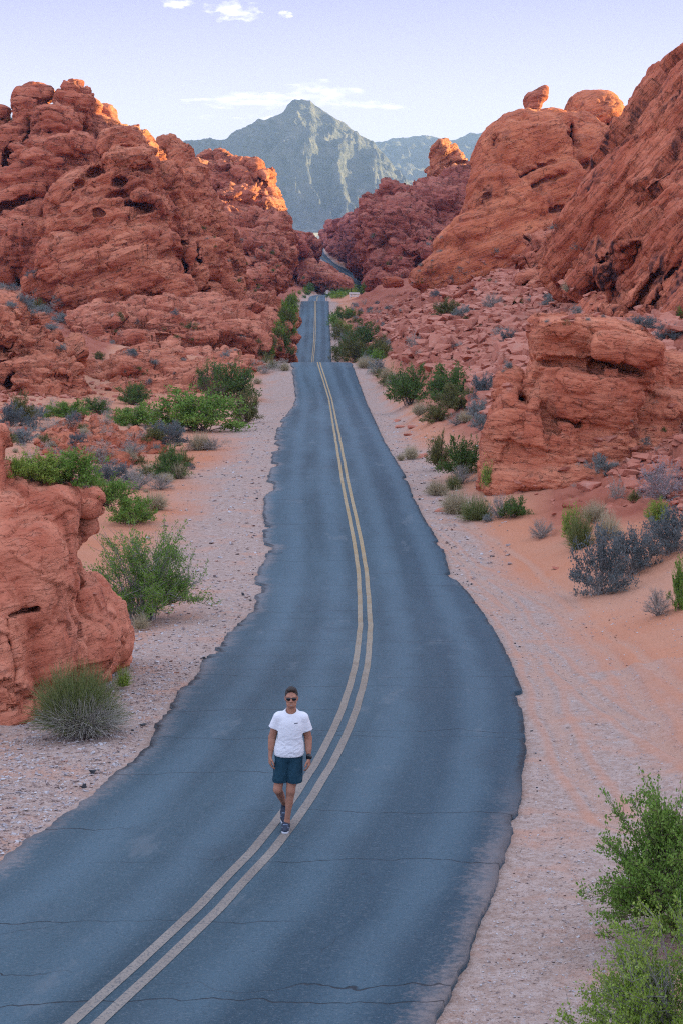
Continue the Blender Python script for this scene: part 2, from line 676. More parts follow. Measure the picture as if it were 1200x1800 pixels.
def rock(name, label, lobes, D, mat, res=3.1, up=2, k=5.0, warp=6.0, wscale=45, seed=0, cat='rock formation', group=None, det={}, smooth_it=0):
    global NTRI
    u = mpp(D)
    v, q = rock_sdf(lobes, res * u, up, k * u, warp * u, wscale * u, seed)
    n = vnormals(v, q)
    n = vsmooth(n, q, 2)
    v = detail(v, n, u, seed=seed, **det)
    # faces turned well away towards the far side are never seen
    vd = v[q[:, 0]] - np.array((0, 0, ZC))
    vd /= np.linalg.norm(vd, axis=1)[:, None]
    keep = (n[q[:, 0]] * vd).sum(1) < .5
    q = q[keep]
    # drop crumbs cut loose from the main body
    lab = np.arange(len(v))
    for _ in range(400):
        fm = lab[q].min(1)
        new = lab.copy()
        for kq in range(4):
            np.minimum.at(new, q[:, kq], fm)
        new = new[new]
        if (new == lab).all():
            break
        lab = new
    main = np.bincount(lab[q[:, 0]]).argmax()
    q = q[lab[q[:, 0]] == main]
    used, inv = np.unique(q.ravel(), return_inverse=True)
    v = v[used]
    q = inv.reshape(-1, 4)
    if smooth_it:
        v = vsmooth(v, q, smooth_it, .35)
    # origin at the foot
    c = np.array((v[:, 0].mean(), v[:, 1].mean(), v[:, 2].min()))
    me = mesh_np(name, v - c, q, mat)
    o = link(name, me)
    o.location = c
    tag(o, label, cat, group)
    NTRI += 2 * len(q)
    print('ROCK', name, label[:40], len(q) * 2)
    return o


# ------------------------------------------------------------------ road profile
# ground distance D, row of the road centre in the photo (or height), used for z
RD = [(5, None, .9), (15.3, 1800, 0), (21.7, 1462, 0), (29.4, 1250, 0), (45.3, 1070, 0), (53.5, 1000, 0), (67.1, 880, 0), (93.9, 775, 0),
      (120, 735, 0), (149, 700, 0), (169, 640, 0), (172, 637.5, 0), (178, None, -4.3), (215, None, -10.2), (256, 641, 0), (300, 596, 0), (340, 562, 0),
      (383, 530, 0), (390, 529.5, 0), (405, None, -5.7), (455, None, -10.2), (560, 529.5, 0), (600, 522, 0), (690, 515, 0), (760, 501, 0), (820, 485, 0), (900, 461, 0),
      (1000, 441, 0), (1100, 428, 0), (1130, 428, 0), (1300, None, 4.0), (1600, None, 0.0), (2500, None, 6.0), (4200, 409, 0), (9000, None, 60), (30000, None, 60)]
RDD = np.array([r[0] for r in RD], float)
RDZ = np.array([z_of(r[1], r[0]) if r[1] else r[2] for r in RD])


def road_z(D):
    return pchip(RDD, RDZ, D)


# edges: near branch indexed by row, far branch indexed by distance
EY = [640, 660, 700, 725, 745, 775, 800, 850, 885, 926, 984, 1013, 1070, 1092, 1134, 1180, 1230, 1317, 1400, 1510, 1600, 1700, 1800, 1900]
EL = [511, 515, 520, 506, 488, 482, 478, 470, 463, 463, 466, 452, 448, 418, 384, 345, 303, 250, 150, 0, -130, -290, -470, -650]
ER_Y = [640, 710, 775, 834, 880, 917, 963, 1009, 1038, 1084, 1122, 1167, 1205, 1247, 1330, 1400, 1500, 1560, 1600, 1700, 1800, 1900]
ER = [619, 645, 675, 711, 729, 749, 778, 790, 820, 853, 878, 899, 914, 920, 921, 912, 886, 866, 850, 808, 762, 715]
CY = [640, 700, 775, 850, 900, 950, 1000, 1050, 1100, 1150, 1200, 1250, 1300, 1350, 1400, 1450, 1500, 1600, 1700, 1800, 1900]
CX = [561, 580, 594, 607, 617, 628, 636, 640, 642, 638, 628, 613, 592, 566, 535, 500, 460, 368, 262, 152, 35]
FD = [256, 300, 340, 383, 405, 455, 560, 600, 690, 760, 820, 900, 1000, 1100, 1300, 1600, 4000]
FL = [513, 519, 524, 530, 533, 538, 541.5, 544, 590, 622, 600, 571, 550.5, 549, 550, 550, 550]
FR = [583, 581, 579, 578, 578, 575, 572, 572, 624, 650, 632, 586, 569, 570.5, 570, 570, 570]
FC = [549, 553, 554, 554.5, 555, 556, 557, 558, 607, 637, 616, 578, 560, 560, 560, 560, 560]


def road_edges(D):
    """lateral x of the left edge, centre line and right edge at distance D"""
    D = np.asarray(D, float)
    z = road_z(D)
    py = py_of(z, D)
    out = []
    for ys, xs, fx in ((EY, EL, FL), (CY, CX, FC), (ER_Y, ER, FR)):
        near = D * a_of(np.interp(py, ys, xs), py)
        far = D * a_of(pchip(FD, fx, np.maximum(D, FD[0])), py)
        # hidden dip between the two crests: straight run
        x0 = 169 * a_of(np.interp(640, ys, xs), 640)
        x1 = 256 * a_of(fx[0], 641)
        t = (D - 169) / (256 - 169)
        mid = x0 + (x1 - x0) * t
        out.append(np.where(D <= 169, near, np.where(D < 256, mid, far)))
    return out


# ------------------------------------------------------------------ terrain
ROWS = {
    15.3: [(-2200, 1700), (-900, 1810), (-600, 1812), (900, 1802), (1100, 1795), (1300, 1760), (1800, 1700), (3200, 1400)],
    21.7: [(-1800, 1300), (-400, 1440), (-100, 1462), (60, 1466), (940, 1464), (1100, 1458), (1250, 1440), (1600, 1390), (2600, 1150)],
    29.4: [(-1500, 1050), (-300, 1240), (0, 1262), (230, 1266), (940, 1254), (1100, 1250), (1250, 1236), (1600, 1180), (2600, 950)],
    45.3: [(-1300, 900), (-400, 1000), (0, 1058), (200, 1080), (420, 1074), (870, 1072), (1000, 1068), (1080, 1056), (1200, 1010), (1500, 900), (2600, 600)],
    53.5: [(-1300, 800), (0, 965), (200, 990), (420, 1002), (800, 1002), (940, 992), (1040, 955), (1200, 910), (1500, 790), (2600, 450)],
    67.1: [(-1300, 700), (-300, 800), (0, 862), (150, 880), (300, 886), (450, 883), (740, 884), (820, 878), (880, 868), (1000, 845), (1200, 780), (1500, 600), (2600, 250)],
    93.9: [(-1200, 600), (-300, 700), (0, 768), (250, 784), (380, 781), (470, 777), (690, 777), (740, 772), (800, 755), (900, 705), (1000, 650), (1200, 575), (1500, 400), (2400, 150)],
    120: [(-1200, 500), (-300, 650), (0, 706), (150, 718), (300, 735), (480, 740), (665, 737), (720, 725), (800, 680), (900, 622), (1000, 592), (1200, 560), (1500, 350), (2400, 100)],
    149: [(-1200, 420), (-300, 600), (0, 680), (150, 688), (250, 692), (400, 690), (510, 702), (650, 702), (700, 682), (760, 642), (850, 592), (1000, 542), (1200, 505), (1500, 300), (2400, 60)],
    169: [(-1200, 380), (-300, 560), (0, 600), (100, 628), (200, 645), (350, 655), (440, 648), (510, 641), (622, 641), (640, 643), (700, 625), (760, 592), (850, 556), (1000, 520), (1200, 482), (1500, 280), (2400, 40)],
    215: [(-1200, 350), (-300, 500), (0, 530), (100, 560), (200, 590), (400, 625), (450, 650), (505, 690), (590, 690), (640, 655), (700, 592), (760, 562), (850, 530), (950, 490), (1200, 440), (1500, 250), (2400, 20)],
    256: [(-1200, 330), (-300, 480), (0, 500), (100, 510), (200, 560), (380, 585), (450, 600), (490, 628), (513, 642), (585, 642), (602, 632), (650, 606), (700, 566), (760, 532), (850, 500), (1000, 455), (1200, 400), (1500, 200), (2400, 20)],
    320: [(-1200, 300), (-300, 440), (0, 480), (300, 545), (450, 566), (500, 578), (520, 581), (582, 581), (600, 580), (640, 562), (700, 536), (760, 506), (850, 470), (1000, 420), (1200, 350), (1500, 150), (2400, 20)],
    383: [(-1200, 300), (0, 440), (300, 490), (400, 512), (450, 528), (500, 534), (530, 531), (579, 531), (610, 531), (650, 524), (700, 508), (760, 486), (850, 450), (1000, 400), (1200, 330), (1600, 180), (2400, 100)],
    455: [(-1200, 300), (0, 420), (300, 460), (420, 505), (500, 535), (530, 545), (580, 545), (620, 534), (660, 515), (720, 495), (780, 470), (900, 420), (1200, 330), (1600, 240), (2400, 200)],
    600: [(-1000, 300), (0, 380), (300, 430), (430, 480), (500, 508), (538, 521), (580, 523), (640, 521), (690, 506), (760, 470), (900, 400), (1200, 360), (2400, 300)],
    760: [(-1000, 320), (0, 380), (350, 420), (480, 460), (555, 478), (575, 482), (600, 492), (622, 502), (655, 502), (690, 492), (740, 465), (850, 410), (1200, 370), (2400, 330)],
    900: [(-1000, 350), (0, 390), (400, 415), (520, 440), (560, 460), (592, 462), (615, 452), (680, 420), (800, 390), (2400, 350)],
    1000: [(-1000, 380), (0, 395), (400, 405), (520, 422), (545, 440), (574, 441), (600, 425), (680, 395), (800, 380), (2400, 370)],
    1100: [(-1000, 400), (0, 400), (450, 408), (530, 422), (545, 428), (574, 428.5), (590, 424), (640, 405), (800, 390), (2400, 390)],
    1300: [(-1000, 422), (300, 428), (500, 434), (650, 434), (900, 425), (2400, 422)],
    1600: [(-1000, 426), (2400, 426)], 2500: [(-1000, 421), (2400, 421)],
    4200: [(-1000, 409), (2400, 409)], 9000: [(-1000, 412), (2400, 412)], 30000: [(-1000, 424), (2400, 424)],
}
RK = sorted(ROWS)
AG = np.linspace(-1.2, 1.2, 3841)      # lateral angle grid
TAB = []
for D_ in RK:
    pts = ROWS[D_]
    aa = np.array([a_of(px, py) for px, py in pts])
    zz = np.array([z_of(py, D_) for px, py in pts]) - road_z(D_)
    row = np.interp(AG, aa, zz)
    ker = np.hanning(23)
    ker /= ker.sum()
    TAB.append(np.convolve(np.pad(row, 11, 'edge'), ker, 'valid'))
TAB = np.array(TAB)
LK = np.log(np.array(RK))


def terrain_base(x, y):
    """smooth ground height, no relief"""
    D = np.maximum(np.asarray(y, float), 6.0)
    a = np.clip(x / D, -1.19, 1.19)
    ld = np.clip(np.log(D), LK[0], LK[-1])
    k = np.clip(np.searchsorted(LK, ld) - 1, 0, len(LK) - 2)
    t = (ld - LK[k]) / (LK[k + 1] - LK[k])
    t = t * t * (3 - 2 * t) * .5 + t * .5
    fi = (a + 1.2) / 2.4 * 3840
    i = np.clip(fi.astype(int), 0, 3839)
    fr = fi - i
    r0 = TAB[k, i] * (1 - fr) + TAB[k, i + 1] * fr
    r1 = TAB[k + 1, i] * (1 - fr) + TAB[k + 1, i + 1] * fr
    dz = r0 * (1 - t) + r1 * t
    xl, xc, xr = road_edges(D)
    out = np.maximum(np.maximum(xl - x, x - xr), 0)          # metres outside the asphalt
    wdt = np.where(D > 500, 4.0, 2.5)
    blend = sstep(.3, 1, out / wdt)
    return road_z(D) + dz * blend, out


def terrain(x, y, fine=True):
    z, out = terrain_base(x, y)
    D = np.maximum(y, 6.0)
    p = np.stack((x, y, np.zeros_like(x)), 1)
    # rock-strewn ground grows with distance from the road and with the slope
    e = .6
    zx, _ = terrain_base(x + e, y)
    zy, _ = terrain_base(x, y + e)
    slope = np.hypot((zx - z) / e, (zy - z) / e)
    rough = sstep(.10, .38, slope) * sstep(1.0, 7.0, out) * np.where(x > 0, sstep(53, 60, D), sstep(58, 80, D))
    soft = sstep(.2, 3.0, out)
    z = z - .05 - .03 * (1 - soft)
    z = z + soft * .10 * fbm(p / 4.0, 3, 2) * np.minimum(1, 20 / D + .3) + soft * .03 * fbm(p / .7, 2, 8)
    # road-side berm ridges and wheel ruts stay shallow
    if fine:
        far = np.clip(D / 150, .45, 3.0)
        rk = rough > .01
        if rk.any():
            pr = p[rk]
            fr = far[rk]
            add = 0
            for cs, am, sd in ((5.0, .34, 1), (2.1, .24, 2), (.95, .17, 3)):
                q = pr / (cs * fr[:, None] ** .7) * np.array((1, .75, 1))
                q = q + .3 * np.stack((perlin(q, 60 + sd), perlin(q, 70 + sd), q[:, 2] * 0), 1)
                F1, F2, ID, off = worley(q, sd)
                rv = _V[ID]
                t_ = (rv[:, 3] - .35) * 1.3 + ((rv[:, :2] - .5) * off[:, :2]).sum(1) * 2.4
                add = add + am * fr ** .7 * (t_ - 1.0 * np.exp(-((F2 - F1) / .10) ** 2))
            add = add + .35 * fr * fbm(pr / (3.0 * fr[:, None]), 4, 15)
            z[rk] += rough[rk] * add
    return z


def ground(px, py, dmin=8, dmax=1500):
    """where the ray through a pixel meets the ground sheet"""
    Ds = np.geomspace(dmin, dmax, 2500)
    v = (900 - py) / F
    kk = Ds / (ct + v * st)
    x = kk * (px - 600) / F
    zr = ZC + kk * (-st + v * ct)
    zt = terrain_base(x, Ds)[0]
    hit = np.nonzero(zt >= zr)[0]
    j = hit[0] if len(hit) else len(Ds) - 1
    return np.array((x[j], Ds[j], zt[j]))


# ------------------------------------------------------------------ ground sheet
def ground_mat():
    m = bpy.data.materials.new('desert_ground')
    m.use_nodes = True
    t = NT(m.node_tree)
    geo = t.n('ShaderNodeNewGeometry')
    P = geo.outputs['Position']
    rough = t.n('ShaderNodeAttribute', attribute_name='rough').outputs['Fac']
    grav = t.n('ShaderNodeAttribute', attribute_name='gravel').outputs['Fac']
    far = t.n('ShaderNodeAttribute', attribute_name='far').outputs['Fac']
    n1 = t.noise(P, .12, 5, .6)
    n2 = t.noise(P, .9, 5, .65)
    n3 = t.noise(P, 7.0, 4, .7)
    n4 = t.noise(P, 26.0, 3, .7)
    sand = t.mix(t.rng(n1, .35, .65), (.60, .235, .125), (.61, .31, .20))
    sand = t.mix(t.math('MULTIPLY', t.rng(n3, .55, .75), .35), sand, (.45, .25, .18))
    gcol = t.mix(t.rng(n3, .38, .62), (.40, .265, .205), (.54, .40, .335))
    gcol = t.mix(t.math('MULTIPLY', t.rng(n4, .56, .70), .8), gcol, (.55, .50, .50))
    gcol = t.mix(t.math('MULTIPLY', t.rng(n4, .44, .32), .7), gcol, (.17, .12, .11))
    gcol = t.mix(t.math('MULTIPLY', t.rng(n2, .52, .66), .6), gcol, (.58, .30, .20))
    gf = t.rng(t.math('ADD', grav, t.math('MULTIPLY', t.math('SUBTRACT', n1, .5), 1.2)), .25, .75)
    c = t.mix(gf, sand, gcol)
    trk = t.n('ShaderNodeAttribute', attribute_name='track').outputs['Fac']
    c = t.mix(t.math('MULTIPLY', t.rng(trk, -.15, -.9), .55), c, (.56, .33, .235))
    c = t.mix(t.math('MULTIPLY', t.rng(trk, .12, .5), .4), c, (.60, .27, .16))
    # red broken rock on the slopes
    r1 = t.noise(P, .35, 5, .65)
    r2 = t.noise(P, 1.6, 4, .65)
    rc = t.mix(t.rng(r1, .35, .65), (.36, .105, .062), (.47, .165, .105))
    rc = t.mix(t.math('MULTIPLY', t.rng(r2, .55, .75), .6), rc, (.24, .065, .042))
    rc = t.mix(t.math('MULTIPLY', t.rng(r2, .42, .28), .4), rc, (.58, .29, .20))
    c = t.mix(t.rng(rough, .1, .5), c, rc)
    c = t.mix(far, c, t.mix(n1, (.50, .40, .26), (.56, .46, .30)))
    h = t.math('ADD', t.math('MULTIPLY', n3, .05), t.math('ADD', t.math('MULTIPLY', n4, .022), t.math('MULTIPLY', r2, .10)))
    bm = t.n('ShaderNodeBump', ins={'Strength': .9, 'Distance': 1.0, 'Height': h})
    b = t.n('ShaderNodeBsdfPrincipled', ins={'Base Color': c, 'Roughness': .95, 'Specular IOR Level': .1, 'Normal': bm.outputs[0]})
    o = t.n('ShaderNodeOutputMaterial')
    t.t.links.new(b.outputs[0], o.inputs[0])
    return m


GM = ground_mat()


def fattr(me, name, val):
    at_ = me.attributes.new(name, 'FLOAT', 'POINT')
    at_.data.foreach_set('value', np.ascontiguousarray(val, np.float32))


def ground_sheet(name, Ds, As, lift=0.0):
    Dg, Ag = np.meshgrid(Ds, As, indexing='ij')
    y = Dg.ravel()
    x = (Ag * Dg).ravel()
    tr = tracks(x, y)
    z = terrain(x, y) + lift + .035 * tr
    zb, out = terrain_base(x, y)
    zx, _ = terrain_base(x + .6, y)
    zy, _ = terrain_base(x, y + .6)
    slope = np.hypot((zx - zb) / .6, (zy - zb) / .6)
    rough = sstep(.10, .30, slope) * sstep(1.5, 7.0, out) * np.where(x > 0, sstep(53, 60, y), sstep(58, 80, y))
    xl, xc, xr = road_edges(np.maximum(y, 6))
    side = x - xc
    wl = np.where(side < 0, 4.5, 2.6) * np.where(y < 34, 1.7, 1.0)
    gravel = np.clip(1.15 - out / wl, 0, 1)
    gravel = np.maximum(gravel, (y < 36) * (side < 0) * .8)
    far = sstep(1150, 1500, y)
    me = mesh_np(name, np.stack((x, y, z), 1), grid_faces(len(Ds), len(As))[:, ::-1].copy(), GM)
    fattr(me, 'rough', rough)
    fattr(me, 'gravel', gravel)
    fattr(me, 'far', far)
    fattr(me, 'track', tr)
    o = link(name, me)
    # facing up
    if me.polygons[0].normal.z < 0:
        me.flip_normals()
    return tag(o, kind='structure')


TRK = np.array([ground(*q)[:2] for q in [(772, 915), (830, 955), (885, 998), (935, 1045), (985, 1100), (1045, 1158), (1115, 1212), (1200, 1262), (1330, 1320)]])
TRK2 = np.array([ground(*q)[:2] for q in [(800, 1000), (880, 1040), (950, 1085), (1010, 1160), (1050, 1250), (1100, 1330), (1180, 1420)]])


def tracks(x, y):
    """wheel ruts pressed in the sand: -1 in the rut, up to +.6 on the squeezed-up rims"""
    out = np.zeros(len(x))
    near = (y < 75) & (x > 0)
    if not near.any():
        return out
    P_ = np.stack((x[near], y[near]), 1)
    r = np.zeros(len(P_))
    for T_ in (TRK, TRK2):
        best = np.full(len(P_), 1e9)
        sgn = np.zeros(len(P_))
        for a_, b_ in zip(T_[:-1], T_[1:]):
            ab = b_ - a_
            t_ = np.clip(((P_ - a_) @ ab) / (ab @ ab), 0, 1)
            dv = P_ - a_ - t_[:, None] * ab
            dd = np.hypot(dv[:, 0], dv[:, 1])
            cr_ = ab[0] * dv[:, 1] - ab[1] * dv[:, 0]
            m_ = dd < best
            best = np.where(m_, dd, best)
            sgn = np.where(m_, np.sign(cr_), sgn)
        s_ = best * sgn
        for o_ in (-.8, .8):
            e_ = np.abs(s_ - o_ - .12 * perlin(np.stack((P_[:, 0], P_[:, 1], P_[:, 0] * 0), 1) / 3, 4))
            r = r - np.exp(-(e_ / .14) ** 2) + .6 * np.exp(-((e_ - .27) / .10) ** 2)
    out[near] = r
    return out


def steps(a, b, f):
    out = [a]
    while out[-1] < b:
        out.append(out[-1] + f(out[-1]))
    return np.array(out)


Dg = steps(5, 9200, lambda D: max(.13, .006 * D) if D < 62 else .0085 * D if D < 420 else (.012 * D if D < 1300 else .06 * D))
Ag = np.concatenate([np.linspace(-1.15, -.24, 60)[:-1], np.linspace(-.24, .24, 210), np.linspace(.24, 1.15, 60)[1:]])
gsheet = ground_sheet('ground', Dg, Ag)
# the same sheet goes on behind the camera
me = mesh_np('ground', [(-600, 5.2, .6), (600, 5.2, .6), (600, -600, .6), (-600, -600, .6)], [(0, 3, 2, 1)], GM)
tag(link('ground', me), kind='structure')
# finer relief where the scree on the right hand side can be seen
Ds_ = steps(74, 330, lambda D: .34 + .0008 * (D - 74))
As_ = np.linspace(.018, .205, 235)


def scree():
    Dg_, Ag_ = np.meshgrid(Ds_, As_, indexing='ij')
    y = Dg_.ravel()
    x = (Ag_ * Dg_).ravel()
    zb, out = terrain_base(x, y)
    z = terrain(x, y) + .03
    # sink the borders into the coarse sheet
    i, j = np.meshgrid(np.arange(len(Ds_)), np.arange(len(As_)), indexing='ij')
    edge = np.minimum(np.minimum(i, len(Ds_) - 1 - i), np.minimum(j, len(As_) - 1 - j)).ravel()
    z = z - .8 * (1 - sstep(0, 6, edge)) - .6 * (1 - sstep(2.0, 5.5, out))
    zx, _ = terrain_base(x + .6, y)
    zy, _ = terrain_base(x, y + .6)
    slope = np.hypot((zx - zb) / .6, (zy - zb) / .6)
    rough = sstep(.10, .30, slope) * sstep(1.5, 7.0, out)
    me = mesh_np('scree_slope', np.stack((x, y, z), 1), grid_faces(len(Ds_), len(As_)), GM)
    fattr(me, 'rough', rough)
    fattr(me, 'gravel', np.clip(1 - out / 4, 0, 1))
    fattr(me, 'far', rough * 0)
    if me.polygons[0].normal.z < 0:
        me.flip_normals()
    return tag(link('scree_slope', me), kind='structure')


scree()


# unseen ridge added to block the sun; notches in its crest light some tips
def shade_hill():
    ys = np.concatenate([np.arange(-60, 280, 5.0), np.arange(280, 570, 2.0), np.arange(570, 1250, 10.0)])
    xs = np.linspace(70, 330, 50)
    prof = np.interp(ys, [-60, 40, 60, 100, 200, 252, 284, 288, 304, 309, 324, 328, 338, 341, 344, 366, 373, 400, 440, 461, 471, 490, 520, 546, 560, 1250],
                         [20, 30, 34, 44, 48, 47, 47, 37, 36.5, 54, 55, 41.5, 41.5, 44, 39.5, 39.5, 50, 50, 33, 33, 47, 42, 40, 40, 47, 48])
    Yg, Xg = np.meshgrid(ys, xs, indexing='ij')
    t = np.where(Xg < 125, (Xg - 70) / 55, 1 - .5 * (Xg - 125) / 205)
    p = np.stack((Xg.ravel(), Yg.ravel(), Xg.ravel() * 0), 1)
    nz = fbm(p / 28, 4, 77).reshape(Xg.shape) * 3 * np.abs(Xg - 125) / 55
    base = np.repeat(prof[:, None], len(xs), 1)
    z = -14 + (base + 14) * sstep(0, 1, t) + nz * np.clip(1 - np.abs(t - .5) * 2.0, 0, 1)
    me = mesh_np('shade_hill', np.stack((Xg.ravel(), Yg.ravel(), z.ravel()), 1), grid_faces(len(ys), len(xs)), GM)
    fattr(me, 'rough', np.ones(z.size))
    fattr(me, 'gravel', np.zeros(z.size))
    fattr(me, 'far', np.zeros(z.size))
    if me.polygons[0].normal.z < 0:
        me.flip_normals()
    return tag(link('shade_hill', me), kind='structure')


shade_hill()


# ------------------------------------------------------------------ road
def asphalt_mat():
    m = bpy.data.materials.new('asphalt')
    m.use_nodes = True
    t = NT(m.node_tree)
    uv = t.n('ShaderNodeTexCoord').outputs['UV']
    P = t.n('ShaderNodeNewGeometry').outputs['Position']
    u, v, _ = t.sep(uv)
    n1 = t.noise(t.comb(t.math('MULTIPLY', u, .55), t.math('MULTIPLY', v, .06), 0), 1.0, 5, .6)
    n2 = t.noise(P, .45, 4, .6)
    agg = t.noise(P, 34.0, 3, .75)
    agg2 = t.noise(P, 11.0, 4, .7)
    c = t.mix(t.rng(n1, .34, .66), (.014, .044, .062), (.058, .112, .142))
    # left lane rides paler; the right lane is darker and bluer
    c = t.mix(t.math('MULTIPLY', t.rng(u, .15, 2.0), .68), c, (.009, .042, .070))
    # worn wheel paths
    for cu in (-2.0, -.75, .8, 2.1):
        wpt = t.rng(t.math('ABSOLUTE', t.math('SUBTRACT', t.math('ADD', u, t.math('MULTIPLY', t.math('SUBTRACT', n2, .5), .5)), cu)), .42, .10)
        c = t.mix(t.math('MULTIPLY', wpt, .5), c, (.085, .150, .190))
    c = t.mix(t.math('MULTIPLY', t.rng(n2, .55, .75), .35), c, (.045, .070, .090))
    c = t.mix(t.math('MULTIPLY', t.rng(agg, .55, .72), .55), c, (.19, .21, .22))
    c = t.mix(t.math('MULTIPLY', t.rng(agg, .45, .30), .6), c, (.020, .030, .042))
    c = t.mix(t.math('MULTIPLY', t.rng(agg2, .55, .72), .25), c, (.16, .18, .19))
    # dust blown in along both edges
    ea = t.n('ShaderNodeAttribute', attribute_name='edge').outputs['Fac']
    dust = t.math('MULTIPLY', t.rng(t.math('ADD', ea, t.math('ADD', t.math('MULTIPLY', t.math('SUBTRACT', n2, .5), .8), t.math('MULTIPLY', t.math('SUBTRACT', agg2, .5), .9))), .34, .0), .6)
    yy = t.sep(P)[1]
    dust = t.math('MULTIPLY', dust, t.math('MAXIMUM', t.rng(yy, 26, 19), t.math('MULTIPLY', t.rng(u, -1.2, -2.2), .7)))
    c = t.mix(dust, c, (.36, .27, .235))
    brk = t.rng(t.math('ADD', ea, t.math('MULTIPLY', t.math('SUBTRACT', agg2, .5), .30)), .10, .03)
    c = t.mix(t.math('MULTIPLY', t.math('MULTIPLY', brk, t.math('MULTIPLY', t.rng(yy, 19, 26), t.rng(t.noise(t.comb(0, t.math('MULTIPLY', v, .35), 3.0), 1.0, 3, .6), .42, .55))), .9), c, (.016, .018, .022))
    # older grey scuffs and tar spots with their own outlines
    sp = t.noise(t.comb(t.math('MULTIPLY', u, .9), t.math('MULTIPLY', v, .28), 7.0), 1.0, 6, .7)
    c = t.mix(t.math('MULTIPLY', t.rng(sp, .60, .66), .35), c, (.150, .175, .190))
    c = t.mix(t.math('MULTIPLY', t.rng(sp, .36, .31), .55), c, (.016, .034, .050))
    # cracks: long transverse ones and finer wandering ones
    wn = t.n('ShaderNodeTexNoise')
    t.set(wn.inputs['Vector'], P)
    t.set(wn.inputs['Scale'], .8)
    t.set(wn.inputs['Detail'], 5)
    wx, wy, wz = t.sep(t.vmath('SUBTRACT', wn.outputs['Color'], (.5, .5, .5)))

    def crack(su, sv, au, av, wid, seed):
        vo = t.n('ShaderNodeTexVoronoi', feature='DISTANCE_TO_EDGE', voronoi_dimensions='2D')
        t.set(vo.inputs['Scale'], 1.0)
        t.set(vo.inputs['Vector'], t.comb(t.math('ADD', t.math('MULTIPLY', t.math('ADD', u, t.math('MULTIPLY', wx, au)), su), seed),
                                          t.math('MULTIPLY', t.math('ADD', v, t.math('MULTIPLY', wy, av)), sv), 0))
        return t.rng(vo.outputs['Distance'], wid, wid * .25)
    def across(gap, amp, wid, seed):
        w2 = t.noise(t.comb(t.math('MULTIPLY', u, .35), t.math('MULTIPLY', v, .22), seed), 1.0, 5, .62)
        a = t.math('DIVIDE', t.math('ADD', v, t.math('MULTIPLY', t.math('SUBTRACT', w2, .5), amp)), gap)
        dd = t.math('MULTIPLY', t.math('ABSOLUTE', t.math('SUBTRACT', t.math('FRACT', a), .5)), gap)
        pres = t.noise(t.comb(t.math('MULTIPLY', u, .22), t.math('MULTIPLY', t.math('FLOOR', a), 5.3), seed + 4), 1.0, 2, .5)
        return t.math('MULTIPLY', t.rng(dd, wid, wid * .35), t.rng(pres, .43, .52))
    k1 = t.math('MAXIMUM', across(2.3, 1.3, .014, 1.0), across(5.7, 2.6, .020, 8.0))
    k2 = t.math('MULTIPLY', crack(.45, .30, .9, .9, .0050, 9.1), t.rng(n2, .56, .62))
    kk = t.math('MAXIMUM', k1, t.math('MULTIPLY', k2, .35))
    c = t.mix(t.math('MULTIPLY', kk, .85), c, (.010, .012, .016))
    h = t.math('SUBTRACT', t.math('ADD', t.math('MULTIPLY', agg, .012), t.math('MULTIPLY', agg2, .008)), t.math('MULTIPLY', kk, .02))
    bm = t.n('ShaderNodeBump', ins={'Strength': .7, 'Distance': 1.0, 'Height': h})
    b = t.n('ShaderNodeBsdfPrincipled', ins={'Base Color': c, 'Roughness': .72, 'Specular IOR Level': .35, 'Normal': bm.outputs[0]})
    o = t.n('ShaderNodeOutputMaterial')
    t.t.links.new(b.outputs[0], o.inputs[0])
    return m


AM = asphalt_mat()
LIFT = .02


